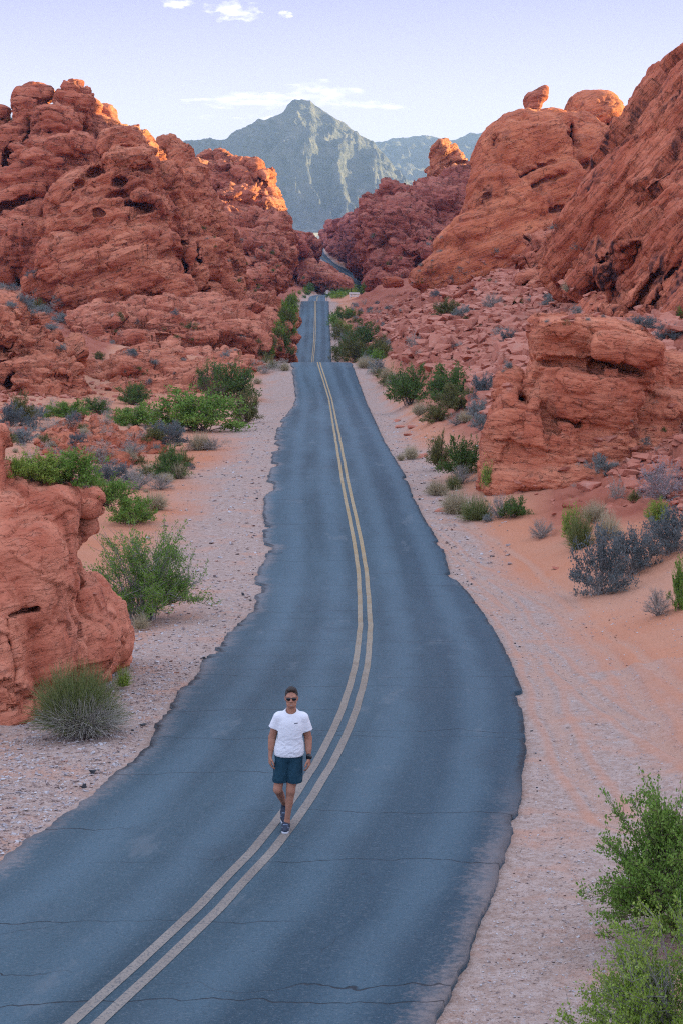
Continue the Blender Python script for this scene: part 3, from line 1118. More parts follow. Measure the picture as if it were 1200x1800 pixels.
def build_road():
    Dr = steps(8, 1290, lambda D: max(.10, .0042 * D) if D < 420 else .010 * D)
    xl, xc, xr = road_edges(Dr)
    z = road_z(Dr)
    arc = np.concatenate([[0], np.cumsum(np.hypot(np.diff(Dr), np.diff(xc)))])
    q = np.stack((arc / 1.6, arc * 0, arc * 0), 1)
    q2 = np.stack((arc / .35, arc * 0 + 5, arc * 0), 1)
    amp = np.where(Dr < 200, 1.0, .6)

    def ragged(seed):
        a = fbm(q, 3, seed)
        b_ = fbm(q2, 2, seed + 9)
        bites = sstep(.18, .46, perlin(q / 1.7, seed + 20) + .15 * b_)
        q3 = np.stack((arc / .13, arc * 0 + 9, arc * 0), 1)
        return amp * (.07 * a + .07 * b_ + .06 * np.abs(perlin(q3, seed + 3)) + .26 * bites)
    xl = xl + ragged(101)
    xr = xr - ragged(151) * .42
    nc = 45
    tt = np.linspace(0, 1, nc)
    tt = .5 + (tt - .5) * 1.0
    X = xl[:, None] * (1 - tt) + xr[:, None] * tt
    Y = np.repeat(Dr[:, None], nc, 1)
    Z = np.repeat(z[:, None], nc, 1) + LIFT
    crown = -.025 * ((X - xc[:, None]) / 2.8) ** 2
    Z = Z + np.maximum(crown, -.05)
    uu = X - xc[:, None]
    vv = np.repeat(arc[:, None], nc, 1)
    ed = np.minimum(X - xl[:, None], xr[:, None] - X)
    # skirts: the broken edge of the slab
    def col(a, i):
        return a[:, [i]]
    X2 = np.hstack([col(X, 0) - .02, X, col(X, -1) + .02])
    Y2 = np.hstack([col(Y, 0), Y, col(Y, -1)])
    Z2 = np.hstack([col(Z, 0) - .14, Z, col(Z, -1) - .14])
    U2 = np.hstack([col(uu, 0), uu, col(uu, -1)])
    V2 = np.hstack([col(vv, 0), vv, col(vv, -1)])
    E2 = np.hstack([col(ed, 0) + .6, ed, col(ed, -1) + .6])
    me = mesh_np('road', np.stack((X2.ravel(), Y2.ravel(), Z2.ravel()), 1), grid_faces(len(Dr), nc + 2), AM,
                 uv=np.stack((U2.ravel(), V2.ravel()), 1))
    fattr(me, 'edge', E2.ravel())
    if me.polygons[len(me.polygons) // 2].normal.z < 0:
        me.flip_normals()
    ro = tag(link('road', me), kind='structure')
    # double yellow line
    lm = bpy.data.materials.new('worn_yellow_paint')
    lm.use_nodes = True
    t = NT(lm.node_tree)
    P = t.n('ShaderNodeNewGeometry').outputs['Position']
    a1 = t.noise(P, 34.0, 3, .75)
    a2 = t.noise(P, 1.1, 4, .6)
    c = t.mix(t.rng(a2, .35, .65), (.44, .295, .130), (.47, .36, .21))
    yy = t.sep(P)[1]
    c = t.mix(t.rng(yy, 60, 25), c, t.mix(t.rng(a2, .35, .65), (.25, .205, .17), (.32, .27, .225)))
    c = t.mix(t.math('MULTIPLY', t.rng(a1, .50, .38), .7), c, (.075, .09, .105))
    bm = t.n('ShaderNodeBump', ins={'Strength': .5, 'Distance': .012, 'Height': a1})
    b = t.n('ShaderNodeBsdfPrincipled', ins={'Base Color': c, 'Roughness': .8, 'Specular IOR Level': .2, 'Normal': bm.outputs[0]})
    o = t.n('ShaderNodeOutputMaterial')
    t.t.links.new(b.outputs[0], o.inputs[0])
    tx = np.gradient(xc, Dr)
    nrm = np.stack((np.ones_like(tx), -tx), 1) / np.sqrt(1 + tx * tx)[:, None]
    wob = .012 * fbm(np.stack((arc / 2.5, arc * 0, arc * 0), 1), 2, 5)
    for s in (-1, 1):
        if s == -1:
            pass
        vs = []
        for e in (-.060, -.02, .02, .060):
            off = s * .118 + e + wob
            px_ = xc + nrm[:, 0] * off
            py_ = Dr + nrm[:, 1] * off
            vs.append(np.stack((px_, py_, road_z(py_) + LIFT + .005 - .025 * (off / 2.8) ** 2), 1))
        V = np.stack(vs, 1).reshape(-1, 3)
        me = mesh_np('centre_line', V, grid_faces(len(Dr), 4), lm)
        if me.polygons[len(me.polygons) // 2].normal.z < 0:
            me.flip_normals()
        link('centre_line', me, ro)
    return ro


road = build_road()


# ------------------------------------------------------------------ mountains
def mountain_mat(name, c1, c2, c3, u):
    m = bpy.data.materials.new(name)
    m.use_nodes = True
    t = NT(m.node_tree)
    geo = t.n('ShaderNodeNewGeometry')
    p = t.vmath('SCALE', geo.outputs['Position'], 1 / u)
    x, y, z = t.sep(p)
    lay = t.noise(t.comb(t.math('MULTIPLY', x, .02), t.math('MULTIPLY', y, .01), t.math('MULTIPLY', t.math('ADD', z, t.math('MULTIPLY', x, .25)), .12)), 1, 5, .6)
    n = t.noise(p, .05, 6, .65)
    c = t.mix(t.rng(lay, .35, .65), c1, c2)
    c = t.mix(t.math('MULTIPLY', t.rng(n, .5, .7), .6), c, c3)
    dots = t.noise(p, .5, 3, .7)
    c = t.mix(t.math('MULTIPLY', t.rng(dots, .55, .7), .5), c, (.085, .09, .085))
    h = t.math('ADD', t.math('MULTIPLY', n, 14), t.math('MULTIPLY', t.noise(p, .25, 4, .65), 4.0))
    bm = t.n('ShaderNodeBump', ins={'Strength': 1.0, 'Distance': u, 'Height': h})
    b = t.n('ShaderNodeBsdfPrincipled', ins={'Base Color': c, 'Roughness': .95, 'Specular IOR Level': .1, 'Normal': bm.outputs[0]})
    o = t.n('ShaderNodeOutputMaterial')
    t.t.links.new(b.outputs[0], o.inputs[0])
    return m


def mountain(name, sky_pts, Dfoot, Dridge, Dback, zfoot, mat, pxr, nx, ny, seed, amp, expo=1.25, gx=70, gy=220):
    u = mpp(Dridge)
    px = np.array([p[0] for p in sky_pts], float)
    X = np.linspace((pxr[0] - 600) * u, (pxr[1] - 600) * u, nx)
    Y = np.concatenate([np.linspace(Dfoot, Dridge, int(ny * .8))[:-1], np.linspace(Dridge, Dback, ny - int(ny * .8) + 1)])
    sx = np.array([Dridge * a_of(a, b) for a, b in sky_pts])
    sz = np.array([z_of(b, Dridge) for a, b in sky_pts])
    Xg, Yg = np.meshgrid(X, Y)
    hz = np.interp(Xg, sx, sz) - zfoot
    t = (Yg - Dfoot) / (Dridge - Dfoot)
    pr = np.where(t <= 1, np.clip(t, 0, 1) ** expo, 1 - .9 * np.clip((Yg - Dridge) / (Dback - Dridge), 0, 1))
    p = np.stack((Xg.ravel() / u, Yg.ravel() / u, 0 * Xg.ravel()), 1)
    warp = np.stack((perlin(p / 120, seed), perlin(p / 120, seed + 1), p[:, 2]), 1) * 22
    q = p + warp
    r = ridged(q / np.array((gx, gy, 1)), 6, seed) - .9
    r2 = ridged(p / 38, 5, seed + 7) - .9
    env = np.clip(np.sin(np.pi * np.clip(t, 0, 1)) * 1.0, 0, 1).ravel() ** .8 + .14 * (t.ravel() > .9)
    z = zfoot + (hz * pr).ravel() + u * amp * env * (r + .6 * r2) * np.clip(hz.ravel() / (100 * u), .05, 1.0)
    me = mesh_np(name, np.stack((Xg.ravel(), Yg.ravel(), z), 1), grid_faces(len(Y), nx), mat)
    if me.polygons[0].normal.z < 0:
        me.flip_normals()
    return tag(link(name, me), kind='structure')


MM = mountain_mat('mountain_limestone', (.17, .155, .14), (.095, .092, .094), (.34, .285, .22), mpp(4600))
mountain('mountain', [(150, 262), (240, 258), (300, 256), (340, 250), (380, 244), (400, 240), (430, 226), (455, 214), (485, 203), (498, 197), (504, 190), (514, 179), (530, 175), (546, 177),
                      (562, 187), (575, 203), (590, 212), (606, 220), (625, 236), (640, 243), (655, 252), (668, 266), (682, 285), (700, 305), (730, 330), (790, 365), (900, 385), (1000, 400)],
         4250, 4650, 5600, z_of(408, 4250), MM, (120, 1010), 410, 250, 31, 36, 1.15, 55, 240)
MM2 = mountain_mat('mountain_plateau', (.17, .15, .135), (.115, .11, .105), (.34, .29, .23), mpp(7000))
mountain('mountain', [(560, 270), (620, 256), (660, 250), (690, 245), (740, 241), (775, 246), (800, 245), (830, 236), (852, 230), (900, 228), (1000, 236), (1100, 250), (1300, 270)],
         5600, 7000, 9000, z_of(380, 5600), MM2, (540, 1300), 200, 120, 47, 20, .8, 60, 120)



def reD(l, D, fn):
    """push a lobe away from the eye along its own line of sight, growing with the distance"""
    c, r, Rm, ng, pw = l
    px = 600 + F * (c[0] / c[1])
    k = fn(px)
    eye = np.array((0, 0, ZC))
    return (eye + (c - eye) * k, r * k, Rm, ng, pw)


# ------------------------------------------------------------------ rock formations
if True:
    # ---- left: the tall massif, upper part
    D = 278
    m = rock_mat('red_sandstone_upper_massif', (0.525, 0.170, 0.099), DRED, PALE, mpp(D), (.05, .1), .45, .2, seed=1)
    lob = [L(133, 184, 282, 32, 38, 3.2, -8, 2.6), L(63, 172, 284, 24, 14, 2.2, 5, 2.4), L(66, 192, 284, 18, 16, 2.0),
           L(48, 240, 280, 27, 62, 4, -3, 4), L(103, 235, 277, 38, 50, 4.5, 2, 4), L(20, 285, 278, 36, 60, 4, 0, 3.5), L(-12, 262, 282, 26, 50, 5, 0, 3),
           L(2, 208, 283, 15, 11, 2, 0, 2.4), L(165, 245, 288, 30, 45, 4), L(150, 232, 286, 22, 30, 3, 0, 3), L(198, 245, 290, 34, 32, 4, -30), L(232, 262, 290, 32, 34, 4, -35),
           L(215, 226, 291, 16, 14, 2, 0, 3), L(240, 228, 292, 6, 16, .9, -15, 3), L(182, 206, 290, 16, 17, 2, -30), L(198, 216, 290, 10, 9, 1.4, 20, 4), L(160, 195, 287, 14, 20, 2),
           L(255, 255, 291, 14, 18, 2, -40), L(120, 262, 270, 33, 14, 3.0, 3, 4), L(85, 281, 268, 38, 10, 3.0, -4, 4), L(130, 285, 272, 20, 14, 2.5, 0, 4),
           L(50, 322, 272, 95, 36, 7, 6, 3), L(30, 352, 268, 60, 22, 5, 12, 3), L(20, 395, 266, 60, 42, 6, -5, 4), L(60, 385, 266, 40, 30, 5, 0, 3),
           L(60, 430, 262, 70, 50, 6, 0, 3), L(0, 450, 262, 60, 50, 6), L(90, 330, 276, 110, 90, 8), L(100, 460, 262, 60, 60, 7), L(-80, 380, 275, 70, 150, 9), L(-90, 280, 282, 60, 80, 7),
           L(15, 470, 244, 20, 18, 3, 0, 3), L(60, 478, 248, 30, 18, 3, 0, 3), L(30, 500, 243, 22, 12, 2, 0, 3),
           H(17, 290, 273, 4, 42, 3, -4), H(52, 250, 275, 2.5, 45, 2.5), H(112, 273, 264, 24, 4, 3.5, 2), H(122, 284, 265, 10, 8, 3.5), H(25, 358, 262, 45, 6, 4, 14), H(60, 345, 263, 30, 5, 3, 10), H(85, 232, 272, 4, 3, 1.5)]
    rock('rock_formation', 'tall red massif topped by a smooth rounded dome, at the upper left of the road', lob, D, m, seed=1, det=dict(blk=.55, tilt=.14, dip=(.03, .1), st2=(5, 1.3), cell=(54, 3.2)))

    # ---- left: the prow with wind-scooped hollows
    D = 240
    m = rock_mat('red_sandstone_prow', (0.548, 0.185, 0.103), DRED, PALE, mpp(D), (-.28, .1), .3, .2, seed=2)
    lob = [L(214, 272, 246, 40, 46, 5, 0, 2.6), L(196, 330, 242, 68, 44, 7, 22, 2.8), L(232, 318, 240, 46, 62, 6, 0, 3), L(212, 382, 237, 82, 44, 8, 12, 2.8), L(262, 372, 240, 36, 84, 5.5, 14, 3),
           L(292, 430, 240, 36, 95, 5, 14, 3), L(150, 405, 238, 50, 60, 6, 20), L(222, 440, 234, 90, 48, 8, 8), L(120, 470, 233, 54, 55, 7, 20), L(170, 480, 230, 60, 45, 6, 10),
           L(250, 490, 229, 70, 45, 7, 0, 3), L(95, 510, 232, 46, 36, 5, 0, 3), L(200, 520, 225, 48, 34, 4.5, 10), L(135, 525, 228, 40, 32, 4.5), L(290, 520, 228, 52, 40, 5, 0, 3),
           L(318, 380, 250, 24, 95, 4, 16, 3), L(340, 400, 254, 20, 80, 4, 14, 3), L(356, 360, 262, 28, 70, 5, 20), L(330, 320, 268, 30, 60, 5, 15, 3), L(300, 285, 272, 30, 42, 5, 20), L(345, 480, 238, 24, 52, 4, 8, 3.5), L(372, 458, 240, 22, 34, 3.5, 0, 2.6),
           L(388, 500, 246, 24, 50, 4), L(405, 520, 246, 26, 34, 4, 0, 3), L(390, 420, 262, 26, 60, 5, 15, 3), L(412, 470, 262, 22, 45, 4, 10), L(365, 530, 238, 40, 26, 4), L(300, 560, 228, 70, 26, 5),
           L(280, 420, 262, 110, 130, 12), L(200, 420, 258, 120, 120, 12), L(268, 270, 256, 16, 30, 3, 25), L(240, 245, 258, 26, 18, 3, -20),
           H(213, 320, 233.5, 14, 9, 3.4, 0), H(240, 361, 230, 30, 13, 5, -8), H(206, 341, 231.5, 30, 7, 4, 4), H(163, 283, 240, 18, 7, 4.5, 14), H(160, 303, 237, 26, 11, 4.5, 10), H(130, 326, 237, 18, 8, 4.5, 28),
           H(128, 357, 238, 5, 8, 2.5), H(117, 347, 238, 16, 4, 2.5, 35), H(96, 385, 235, 12, 28, 4.5, -12), H(252, 296, 234.5, 20, 6, 3.2, 12), H(316, 420, 236, 3.5, 78, 4, 14), H(345, 430, 236, 3.5, 40, 3, 12), H(372, 496, 236, 20, 5, 3.5, 5), H(350, 520, 235, 8, 14, 3),
           H(225, 258, 240, 26, 2, 1.6, 10), H(175, 372, 229, 12, 3, 2), H(110, 392, 236, 4, 6, 2)]
    rock('rock_formation', 'steep prow of red sandstone pierced by dark wind-scooped hollows', lob, D, m, seed=2, k=4.5, det=dict(blk=.5, tilt=.13, dip=(-.25, .1), st1=(17, 3.2), cell=(54, 3.0), pit=1.6))

    # ---- left: low ledges at the foot of the prow
    D = 205
    m = rock_mat('red_sandstone_ledges', (0.583, 0.212, 0.129), DRED, PALE, mpp(D), (-.08, .15), .12, .35, seed=3)
    lob = [L(300, 590, 212, 165, 42, 10, -4, 3), L(185, 590, 207, 58, 46, 7, 5, 3.4), L(410, 605, 216, 80, 40, 9, -6, 3), L(470, 618, 222, 32, 30, 5, 0, 3), L(340, 560, 224, 110, 34, 9, -4),
           L(160, 612, 203, 32, 28, 4, 0, 4), L(240, 620, 202, 90, 26, 5, 0, 3.5), L(330, 635, 200, 80, 22, 5, -6, 3.5), L(445, 575, 235, 50, 26, 7, -12), L(490, 590, 240, 30, 24, 5, -10), L(480, 560, 252, 46, 22, 6, -12),
           L(430, 548, 250, 60, 28, 7, -10), L(380, 540, 245, 50, 24, 6, -6), L(250, 560, 215, 80, 24, 6, 8, 3)]
    rock('rock_formation', 'broad pale red ledge of bedded rock below the steep prow', lob, D, m, seed=3, det=dict(dip=(-.06, .2), st1=(13, 4.0), cell=(40, 4.0), crack=5, pit=1))
    D = 160
    m = rock_mat('red_sandstone_low_ledge', (0.571, 0.205, 0.121), DRED, PALE, mpp(D), (-.2, .15), .1, .3, seed=4)
    lob = [L(330, 672, 166, 105, 32, 8, 6, 3), L(215, 665, 164, 55, 34, 6, 8, 3.2), L(400, 655, 170, 60, 22, 6, 0, 3), L(290, 690, 156, 90, 22, 6, 4, 3.5), L(195, 700, 156, 55, 18, 5, 0, 3.5), L(260, 640, 172, 60, 22, 5, 10), L(445, 650, 178, 32, 14, 4),
           L(240, 720, 150, 70, 12, 4, 0, 3.5), L(340, 700, 156, 50, 16, 5, -10)]
    rock('rock_formation', 'low tilted red ledge behind the big green roadside bush', lob, D, m, seed=4, det=dict(dip=(-.2, .2), st1=(12, 3.5), cell=(40, 3.5), crack=5))

    # ---- left edge, middle distance
    D = 148
    m = rock_mat('red_sandstone_blunt_mass', (0.560, 0.198, 0.114), DRED, PALE, mpp(D), (-.15, .1), .15, .25, seed=5)
    lob = [L(40, 610, 152, 44, 40, 5, -12, 3), L(85, 645, 150, 48, 34, 5, -16, 3), L(110, 680, 147, 36, 38, 4, 0, 3), L(60, 680, 146, 60, 50, 6, 0, 3), L(8, 600, 150, 30, 50, 5), L(-20, 650, 147, 60, 80, 6), L(15, 690, 144, 34, 40, 4, 0, 3), L(128, 700, 147, 20, 26, 3),
           L(-70, 640, 150, 60, 100, 8), L(5, 560, 158, 24, 28, 4, 0, 3), L(30, 560, 165, 36, 22, 4, -8), L(95, 720, 144, 50, 20, 4),
           H(112, 664, 142.6, 22, 5, 1.6, 6), H(10, 612, 144.5, 10, 6, 2), H(20, 660, 141, 3, 22, 1.5, -10)]
    rock('rock_formation', 'blunt rounded red rock mass with an overhung ledge, above the brushy flat', lob, D, m, seed=5, det=dict(dip=(-.12, .1)))
    D = 108
    m = rock_mat('red_rubble', (0.571, 0.192, 0.107), DRED, PALE, mpp(D), (-.2, .1), .05, .2, seed=6)
    lob = fill([(60, 800), (80, 770), (125, 736), (165, 730), (200, 745), (225, 740), (265, 768), (300, 785), (318, 808), (200, 826)], 46, 10, 34, lambda x, y: ground(x, y + 7)[1], 6, roll=-12, flat=(.35, .7)) + [L(150, 775, ground(150, 775)[1], 70, 20, 4, -4), L(235, 790, ground(235, 790)[1], 60, 16, 3, -8), L(170, 805, ground(170, 808)[1], 80, 12, 2, 0)]
    rock('rock_formation', 'low heap of shattered red rock among grey shrubs on the brushy flat', lob, D, m, seed=6, warp=4, k=3, det=dict(dip=(-.3, .1), st1=(9, 3), cell=(24, 3.5), crack=3))

    # ---- left foreground block
    D = 31
    m = rock_mat('smooth_red_sandstone', (.62, .218, .135), (.42, .14, .085), (.70, .38, .27), mpp(D), (-.25, .1), .35, .30, .8, band=.28, seed=7)
    lob = [L(60, 915, 31.6, 78, 70, .9, -4, 5), L(-20, 930, 31.4, 80, 80, 1.0, 0, 4), L(126, 874, 31.4, 54, 25, .75, -20, 4), L(162, 897, 31.4, 20, 13, .55, -28, 4), L(141, 926, 31.8, 30, 42, .55, 8, 3),
           L(48, 1010, 31.0, 78, 110, 1.1, 4, 3.2), L(118, 1040, 31.5, 56, 95, .9, 14, 2.8), L(168, 1090, 31.6, 52, 90, .8, 26, 2.8), L(196, 1130, 31.7, 30, 58, .6, 10, 3), L(150, 1130, 31.2, 58, 62, .8, 0, 3),
           L(60, 1130, 30.8, 80, 80, 1.0, 0, 3), L(0, 1130, 30.4, 60, 130, 1.0, 0, 3), L(10, 1220, 30.0, 46, 80, .8, 6, 3.5), L(22, 1265, 29.8, 34, 40, .6, 0, 4), L(100, 1140, 31.2, 110, 60, 1.1), L(-60, 1100, 31, 90, 200, 1.4), L(46, 1010, 32.4, 88, 130, 1.0),
           L(-2, 820, 31.2, 15, 62, .5, 4, 3), L(-8, 770, 31.4, 12, 20, .4), L(176, 1152, 31.5, 42, 26, .5, 4, 3.5), L(185, 1108, 31.1, 20, 14, .35, 0, 3.5),
           H(186, 962, 31.2, 34, 38, 2.6, 10), H(150, 917, 30.9, 36, 6, 1.3, -14), H(132, 1015, 30.7, 15, 66, .50, -8), H(20, 1150, 29.55, 2.0, 70, .55, 9), H(120, 962, 30.3, 8, 26, .4, -28), H(82, 1040, 29.8, 24, 22, .25, 30), H(72, 1042, 29.75, 6, 34, .2, -35), H(186, 1128, 30.75, 30, 2.5, .3, 8), H(40, 1075, 29.9, 34, 2, .3, 5), H(25, 1255, 29.05, 40, 2, .3, 8)]
    lob += [L(200, 1185, 31.7, 34, 30, .6), L(130, 1195, 31.0, 60, 34, .8), L(60, 1240, 30.4, 60, 40, .8)]
    lob = [reD(l, 31, lambda px: 1 + max(0, px - 40) * .0009) for l in lob]
    rock('rock_formation', 'smooth salmon-red sandstone outcrop with a jutting cap slab, close at the left road shoulder', lob, D, m, res=3.3, seed=7, k=6, warp=5, wscale=60,
         det=dict(dip=(-.2, .1), blk=.35, tilt=.12, st1=(30, 1.7), st2=(9, .7), cell=(110, 2.2), crack=2.6, f=(34, 1.8), pit=.35))

    # ---- right foreground outcrop with the overhanging cap
    D = 65
    m = rock_mat('red_sandstone_capped_outcrop', (0.583, 0.205, 0.117), DRED, (.64, .36, .25), mpp(D), (.12, .1), .12, .28, .9, seed=8)
    lob = [L(1040, 590, 66.5, 108, 34, 2.0, -8, 3.6), L(1000, 578, 66, 66, 22, 1.6, -4, 4), L(1090, 612, 65.6, 66, 26, 1.8, -8, 4), L(1150, 618, 67, 17, 22, .8, -10, 3), L(965, 600, 66, 34, 34, 1.4, 12, 3.4),
           L(985, 650, 66, 46, 52, 1.5, 0, 3), L(1080, 660, 67, 66, 46, 2, 0, 3), L(1040, 705, 64.8, 78, 50, 1.5, -12, 4), L(1085, 690, 65, 36, 42, 1.2, 16, 3.5), L(960, 690, 65.8, 40, 60, 1.4, -10),
           L(905, 690, 66.4, 28, 42, .9, 24, 3), L(890, 715, 66, 22, 34, .8), L(900, 770, 65, 54, 82, 1.4, -8, 2.8), L(960, 790, 64.8, 80, 70, 1.6, 0, 2.8), L(1030, 780, 65, 80, 50, 1.6, -10, 3), L(870, 800, 65, 28, 56, 1, -12, 3),
           L(1130, 730, 67, 66, 50, 2, 8, 3), L(1190, 740, 68, 70, 60, 2.2, 0, 3), L(1100, 800, 66, 100, 60, 1.8, 10), L(1210, 820, 66, 80, 50, 2, 10), L(1000, 840, 63.6, 110, 24, 1.4, 4), L(1050, 700, 69, 130, 130, 2.2), L(1180, 660, 70, 50, 40, 1.6, -10, 3), L(1230, 690, 70, 60, 70, 2),
           H(917, 703, 64.6, 16, 11, 1.4, -8), H(945, 672, 64.2, 12, 34, .8, -24), H(965, 730, 63.6, 14, 34, .5, 14), H(1100, 648, 63.6, 56, 12, 2.0, -16), H(1010, 640, 63.6, 60, 9, 1.3, -8), H(1060, 640, 63.8, 44, 3.5, 1.2, -10), H(990, 742, 63.4, 34, 3, .8, -12), H(975, 642, 64.2, 40, 4, 1.0, -12)]
    lob += [L(930, 845, 64.4, 90, 34, 1.4, 0, 3), L(870, 842, 65, 30, 30, 1, 0, 3), L(1060, 850, 64, 100, 40, 1.6), L(1000, 868, 63.5, 80, 20, 1.2, 4)]
    lob = [reD(l, 65, lambda px: 1.06) for l in lob]
    rock('rock_formation', 'red outcrop with a flat overhanging cap slab, right of the road', lob, D, m, res=3.1, seed=8, k=5, warp=5,
         det=dict(dip=(.12, .1), blk=.45, tilt=.12, st1=(19, 1.9), st2=(6, 1.0), cell=(80, 2.2), crack=3.2, f=(24, 1.7), pit=.6))

    # ---- right edge cliff
    D = 136
    m = rock_mat('varnished_red_cliff', (0.548, 0.170, 0.094), (.22, .055, .040), PALE, mpp(D), (-1.15, .1), .92, .18, seed=9)
    lob = [L(1150, 300, 152, 270, 92, 7, 54, 2.8), L(1220, 330, 150, 220, 120, 9, 54, 3), L(1095, 430, 144, 120, 26, 3.5, 40, 3), L(1180, 362, 140, 80, 28, 3.5, 42, 3), L(1040, 440, 150, 50, 46, 4, 40, 2.8), L(1010, 470, 152, 34, 40, 3.5, 30),
           L(1098, 478, 140, 56, 52, 4, 30, 3), L(1140, 440, 137, 66, 46, 4, 35, 3), L(1170, 500, 134, 170, 44, 5, 54, 3), L(1110, 520, 135, 110, 26, 4, 58, 3), L(1200, 430, 134, 120, 60, 5, 50, 3), L(1075, 540, 133, 58, 22, 3.5, 32, 3), L(1060, 562, 131, 44, 20, 3, 14, 3),
           L(1130, 565, 129, 66, 24, 3.5, 32, 3.2), L(1185, 560, 128, 66, 40, 4, 40, 3), L(1210, 520, 129, 110, 40, 4.5, 56, 3), L(1270, 400, 146, 70, 200, 7), L(1090, 590, 126, 60, 14, 3, 10), L(1180, 596, 124, 70, 20, 3, 12),
           L(1160, 440, 150, 130, 140, 8, 0),
           H(1088, 500, 132.5, 15, 52, 4, -12), H(1114, 474, 132, 13, 42, 3.5, -20), H(1085, 447, 136, 40, 6, 3, 36), H(1140, 400, 138, 60, 5, 3, 40), H(1075, 565, 127, 26, 5, 3, 34), H(1125, 530, 129.5, 70, 6, 2.5, 58), H(1165, 520, 127.5, 70, 5, 2.5, 56), H(1098, 540, 130, 9, 26, 2.5, 10), H(1040, 470, 145, 26, 6, 2.5, 30)]
    rock('rock_formation', 'high red cliff streaked with black desert varnish at the right edge', lob, D, m, res=3.4, seed=9, k=6, warp=6,
         det=dict(dip=(-1.2, .1), st1=(15, 2.4), st2=(5, .9), blk=.8, cell=(60, 3.0), crack=4, pit=1.0, aniso=1.2))

    # ---- the big smooth dome
    D = 232
    m = rock_mat('orange_red_dome', (0.583, 0.185, 0.091), (.30, .07, .04), (.58, .25, .16), mpp(D), (-.35, .1), .55, .15, .9, seed=10)
    lob = [L(930, 285, 238, 74, 86, 8, 0, 2.6), L(965, 235, 240, 42, 42, 5, 0, 3), L(895, 300, 236, 60, 90, 7, -14, 2.7), L(862, 370, 231, 50, 76, 6, -20, 2.7), L(820, 425, 227, 60, 42, 5, 34, 2.7), L(775, 466, 225, 44, 24, 4, 36), L(900, 390, 230, 80, 60, 7, 20), L(960, 350, 234, 80, 70, 7, 10),
           L(1040, 222, 258, 50, 58, 7, 0, 2.6), L(1060, 215, 260, 36, 40, 5), L(1035, 290, 250, 66, 62, 7, 0, 3), L(1006, 262, 240, 42, 20, 5, 0, 3), L(1010, 285, 239, 40, 26, 5, 0, 2.6), L(1000, 330, 238, 50, 36, 6, 10), L(1030, 370, 236, 50, 40, 6), L(975, 405, 230, 60, 34, 5, 8, 3), L(930, 420, 227, 50, 36, 5, 0, 3),
           L(1010, 420, 228, 50, 30, 5, 5, 3), L(865, 440, 225, 60, 26, 4, 20), L(1060, 400, 230, 50, 50, 6), L(960, 330, 250, 130, 130, 10),
           H(968, 236, 234.5, 36, 2, 1.5, -4), H(1004, 238, 236.5, 2.5, 22, 3), H(940, 300, 229, 70, 2, 1.2, 22), H(1020, 295, 234, 2, 20, 1.5, -50), H(960, 318, 227.5, 60, 2, 1.2, 24), H(945, 335, 226, 16, 9, 1.2, 12), H(1063, 221, 252.5, 6, 4, 1.6), H(1012, 248, 233.5, 6, 2.5, 1.2), H(870, 250, 231, 3, 14, 1, -30), H(850, 352, 225, 2, 18, 1, -28), H(960, 372, 226.5, 50, 3, 1.5, 8), H(975, 430, 224.5, 12, 4, 1.5, 24)]
    lob += [L(790, 488, 226, 56, 26, 5, 20), L(850, 470, 226, 60, 26, 5), L(930, 452, 226, 70, 26, 5), L(748, 486, 226, 30, 18, 4, 20)]
    lob = [reD(l, 232, lambda px: 1.30) for l in lob]
    rock('rock_formation', 'big smooth orange-red dome of rock below the leaning pointed boulder', lob, D * 1.3, m, res=3.2, seed=10, k=5, warp=5, det=dict(dip=(-.35, .1), blk=.3, tilt=.10, st1=(24, 1.5), st2=(7, .8), cell=(90, 1.8), crack=3.0, f=(26, 2.2), pit=1.2))
    # ledgy apron between dome and cliff
    D = 200
    m = rock_mat('red_apron', (0.536, 0.185, 0.111), DRED, PALE, mpp(D), (-.3, .1), .2, .3, seed=11)
    lob = fill([(890, 470), (905, 430), (960, 400), (1050, 395), (1085, 420), (1090, 470), (1075, 520), (1010, 545), (950, 520)], 60, 12, 40, lambda x, y: 222 - (y - 395) * .36, 11, roll=20, flat=(.4, .75))
    rock('rock_formation', 'broken ledges stepping down between the big dome and the dark cliff', lob, D, m, seed=11, k=3.5, warp=4, det=dict(dip=(-.4, .1), cell=(34, 3.5), crack=3))

    def jD(x, y):
        return 500 - (y - 330) * .42 + max(0, 700 - x) * .5

    def jE(x, y):
        b_ = np.interp(x, [578, 606, 634, 664, 690], [1000, 900, 770, 680, 620])
        yb_ = np.interp(x, [578, 606, 640, 690], [436, 455, 480, 500])
        return float(b_ + max(-8, yb_ - y) * .8)

    def kE(x, y):
        b_ = np.interp(x, [470, 490, 505, 525, 545, 560], [440, 490, 560, 700, 860, 1010])
        yb_ = np.interp(x, [470, 520, 545, 560], [520, 505, 465, 440])
        return float(b_ + max(-8, yb_ - y) * .4)

    # ---- far right ridge
    PURM = dict(dip=(.1, .1), tilt=.32, st1=(9, 2.0), st2=(4, .9), cell=(22, 2.8), crack=3.0, f=(10, 1.4), pit=.8)
    D = 470
    m = rock_mat('purple_red_ridge', (.42, .140, .100), (.19, .055, .045), (.52, .24, .17), mpp(D), (.1, .1), .2, .25, seed=12)
    outl = [(640, 380), (647, 356), (660, 340), (677, 328), (706, 331), (735, 328), (752, 318), (790, 312), (835, 295), (860, 330), (850, 420), (800, 470), (740, 505), (690, 512), (655, 508), (640, 480)]
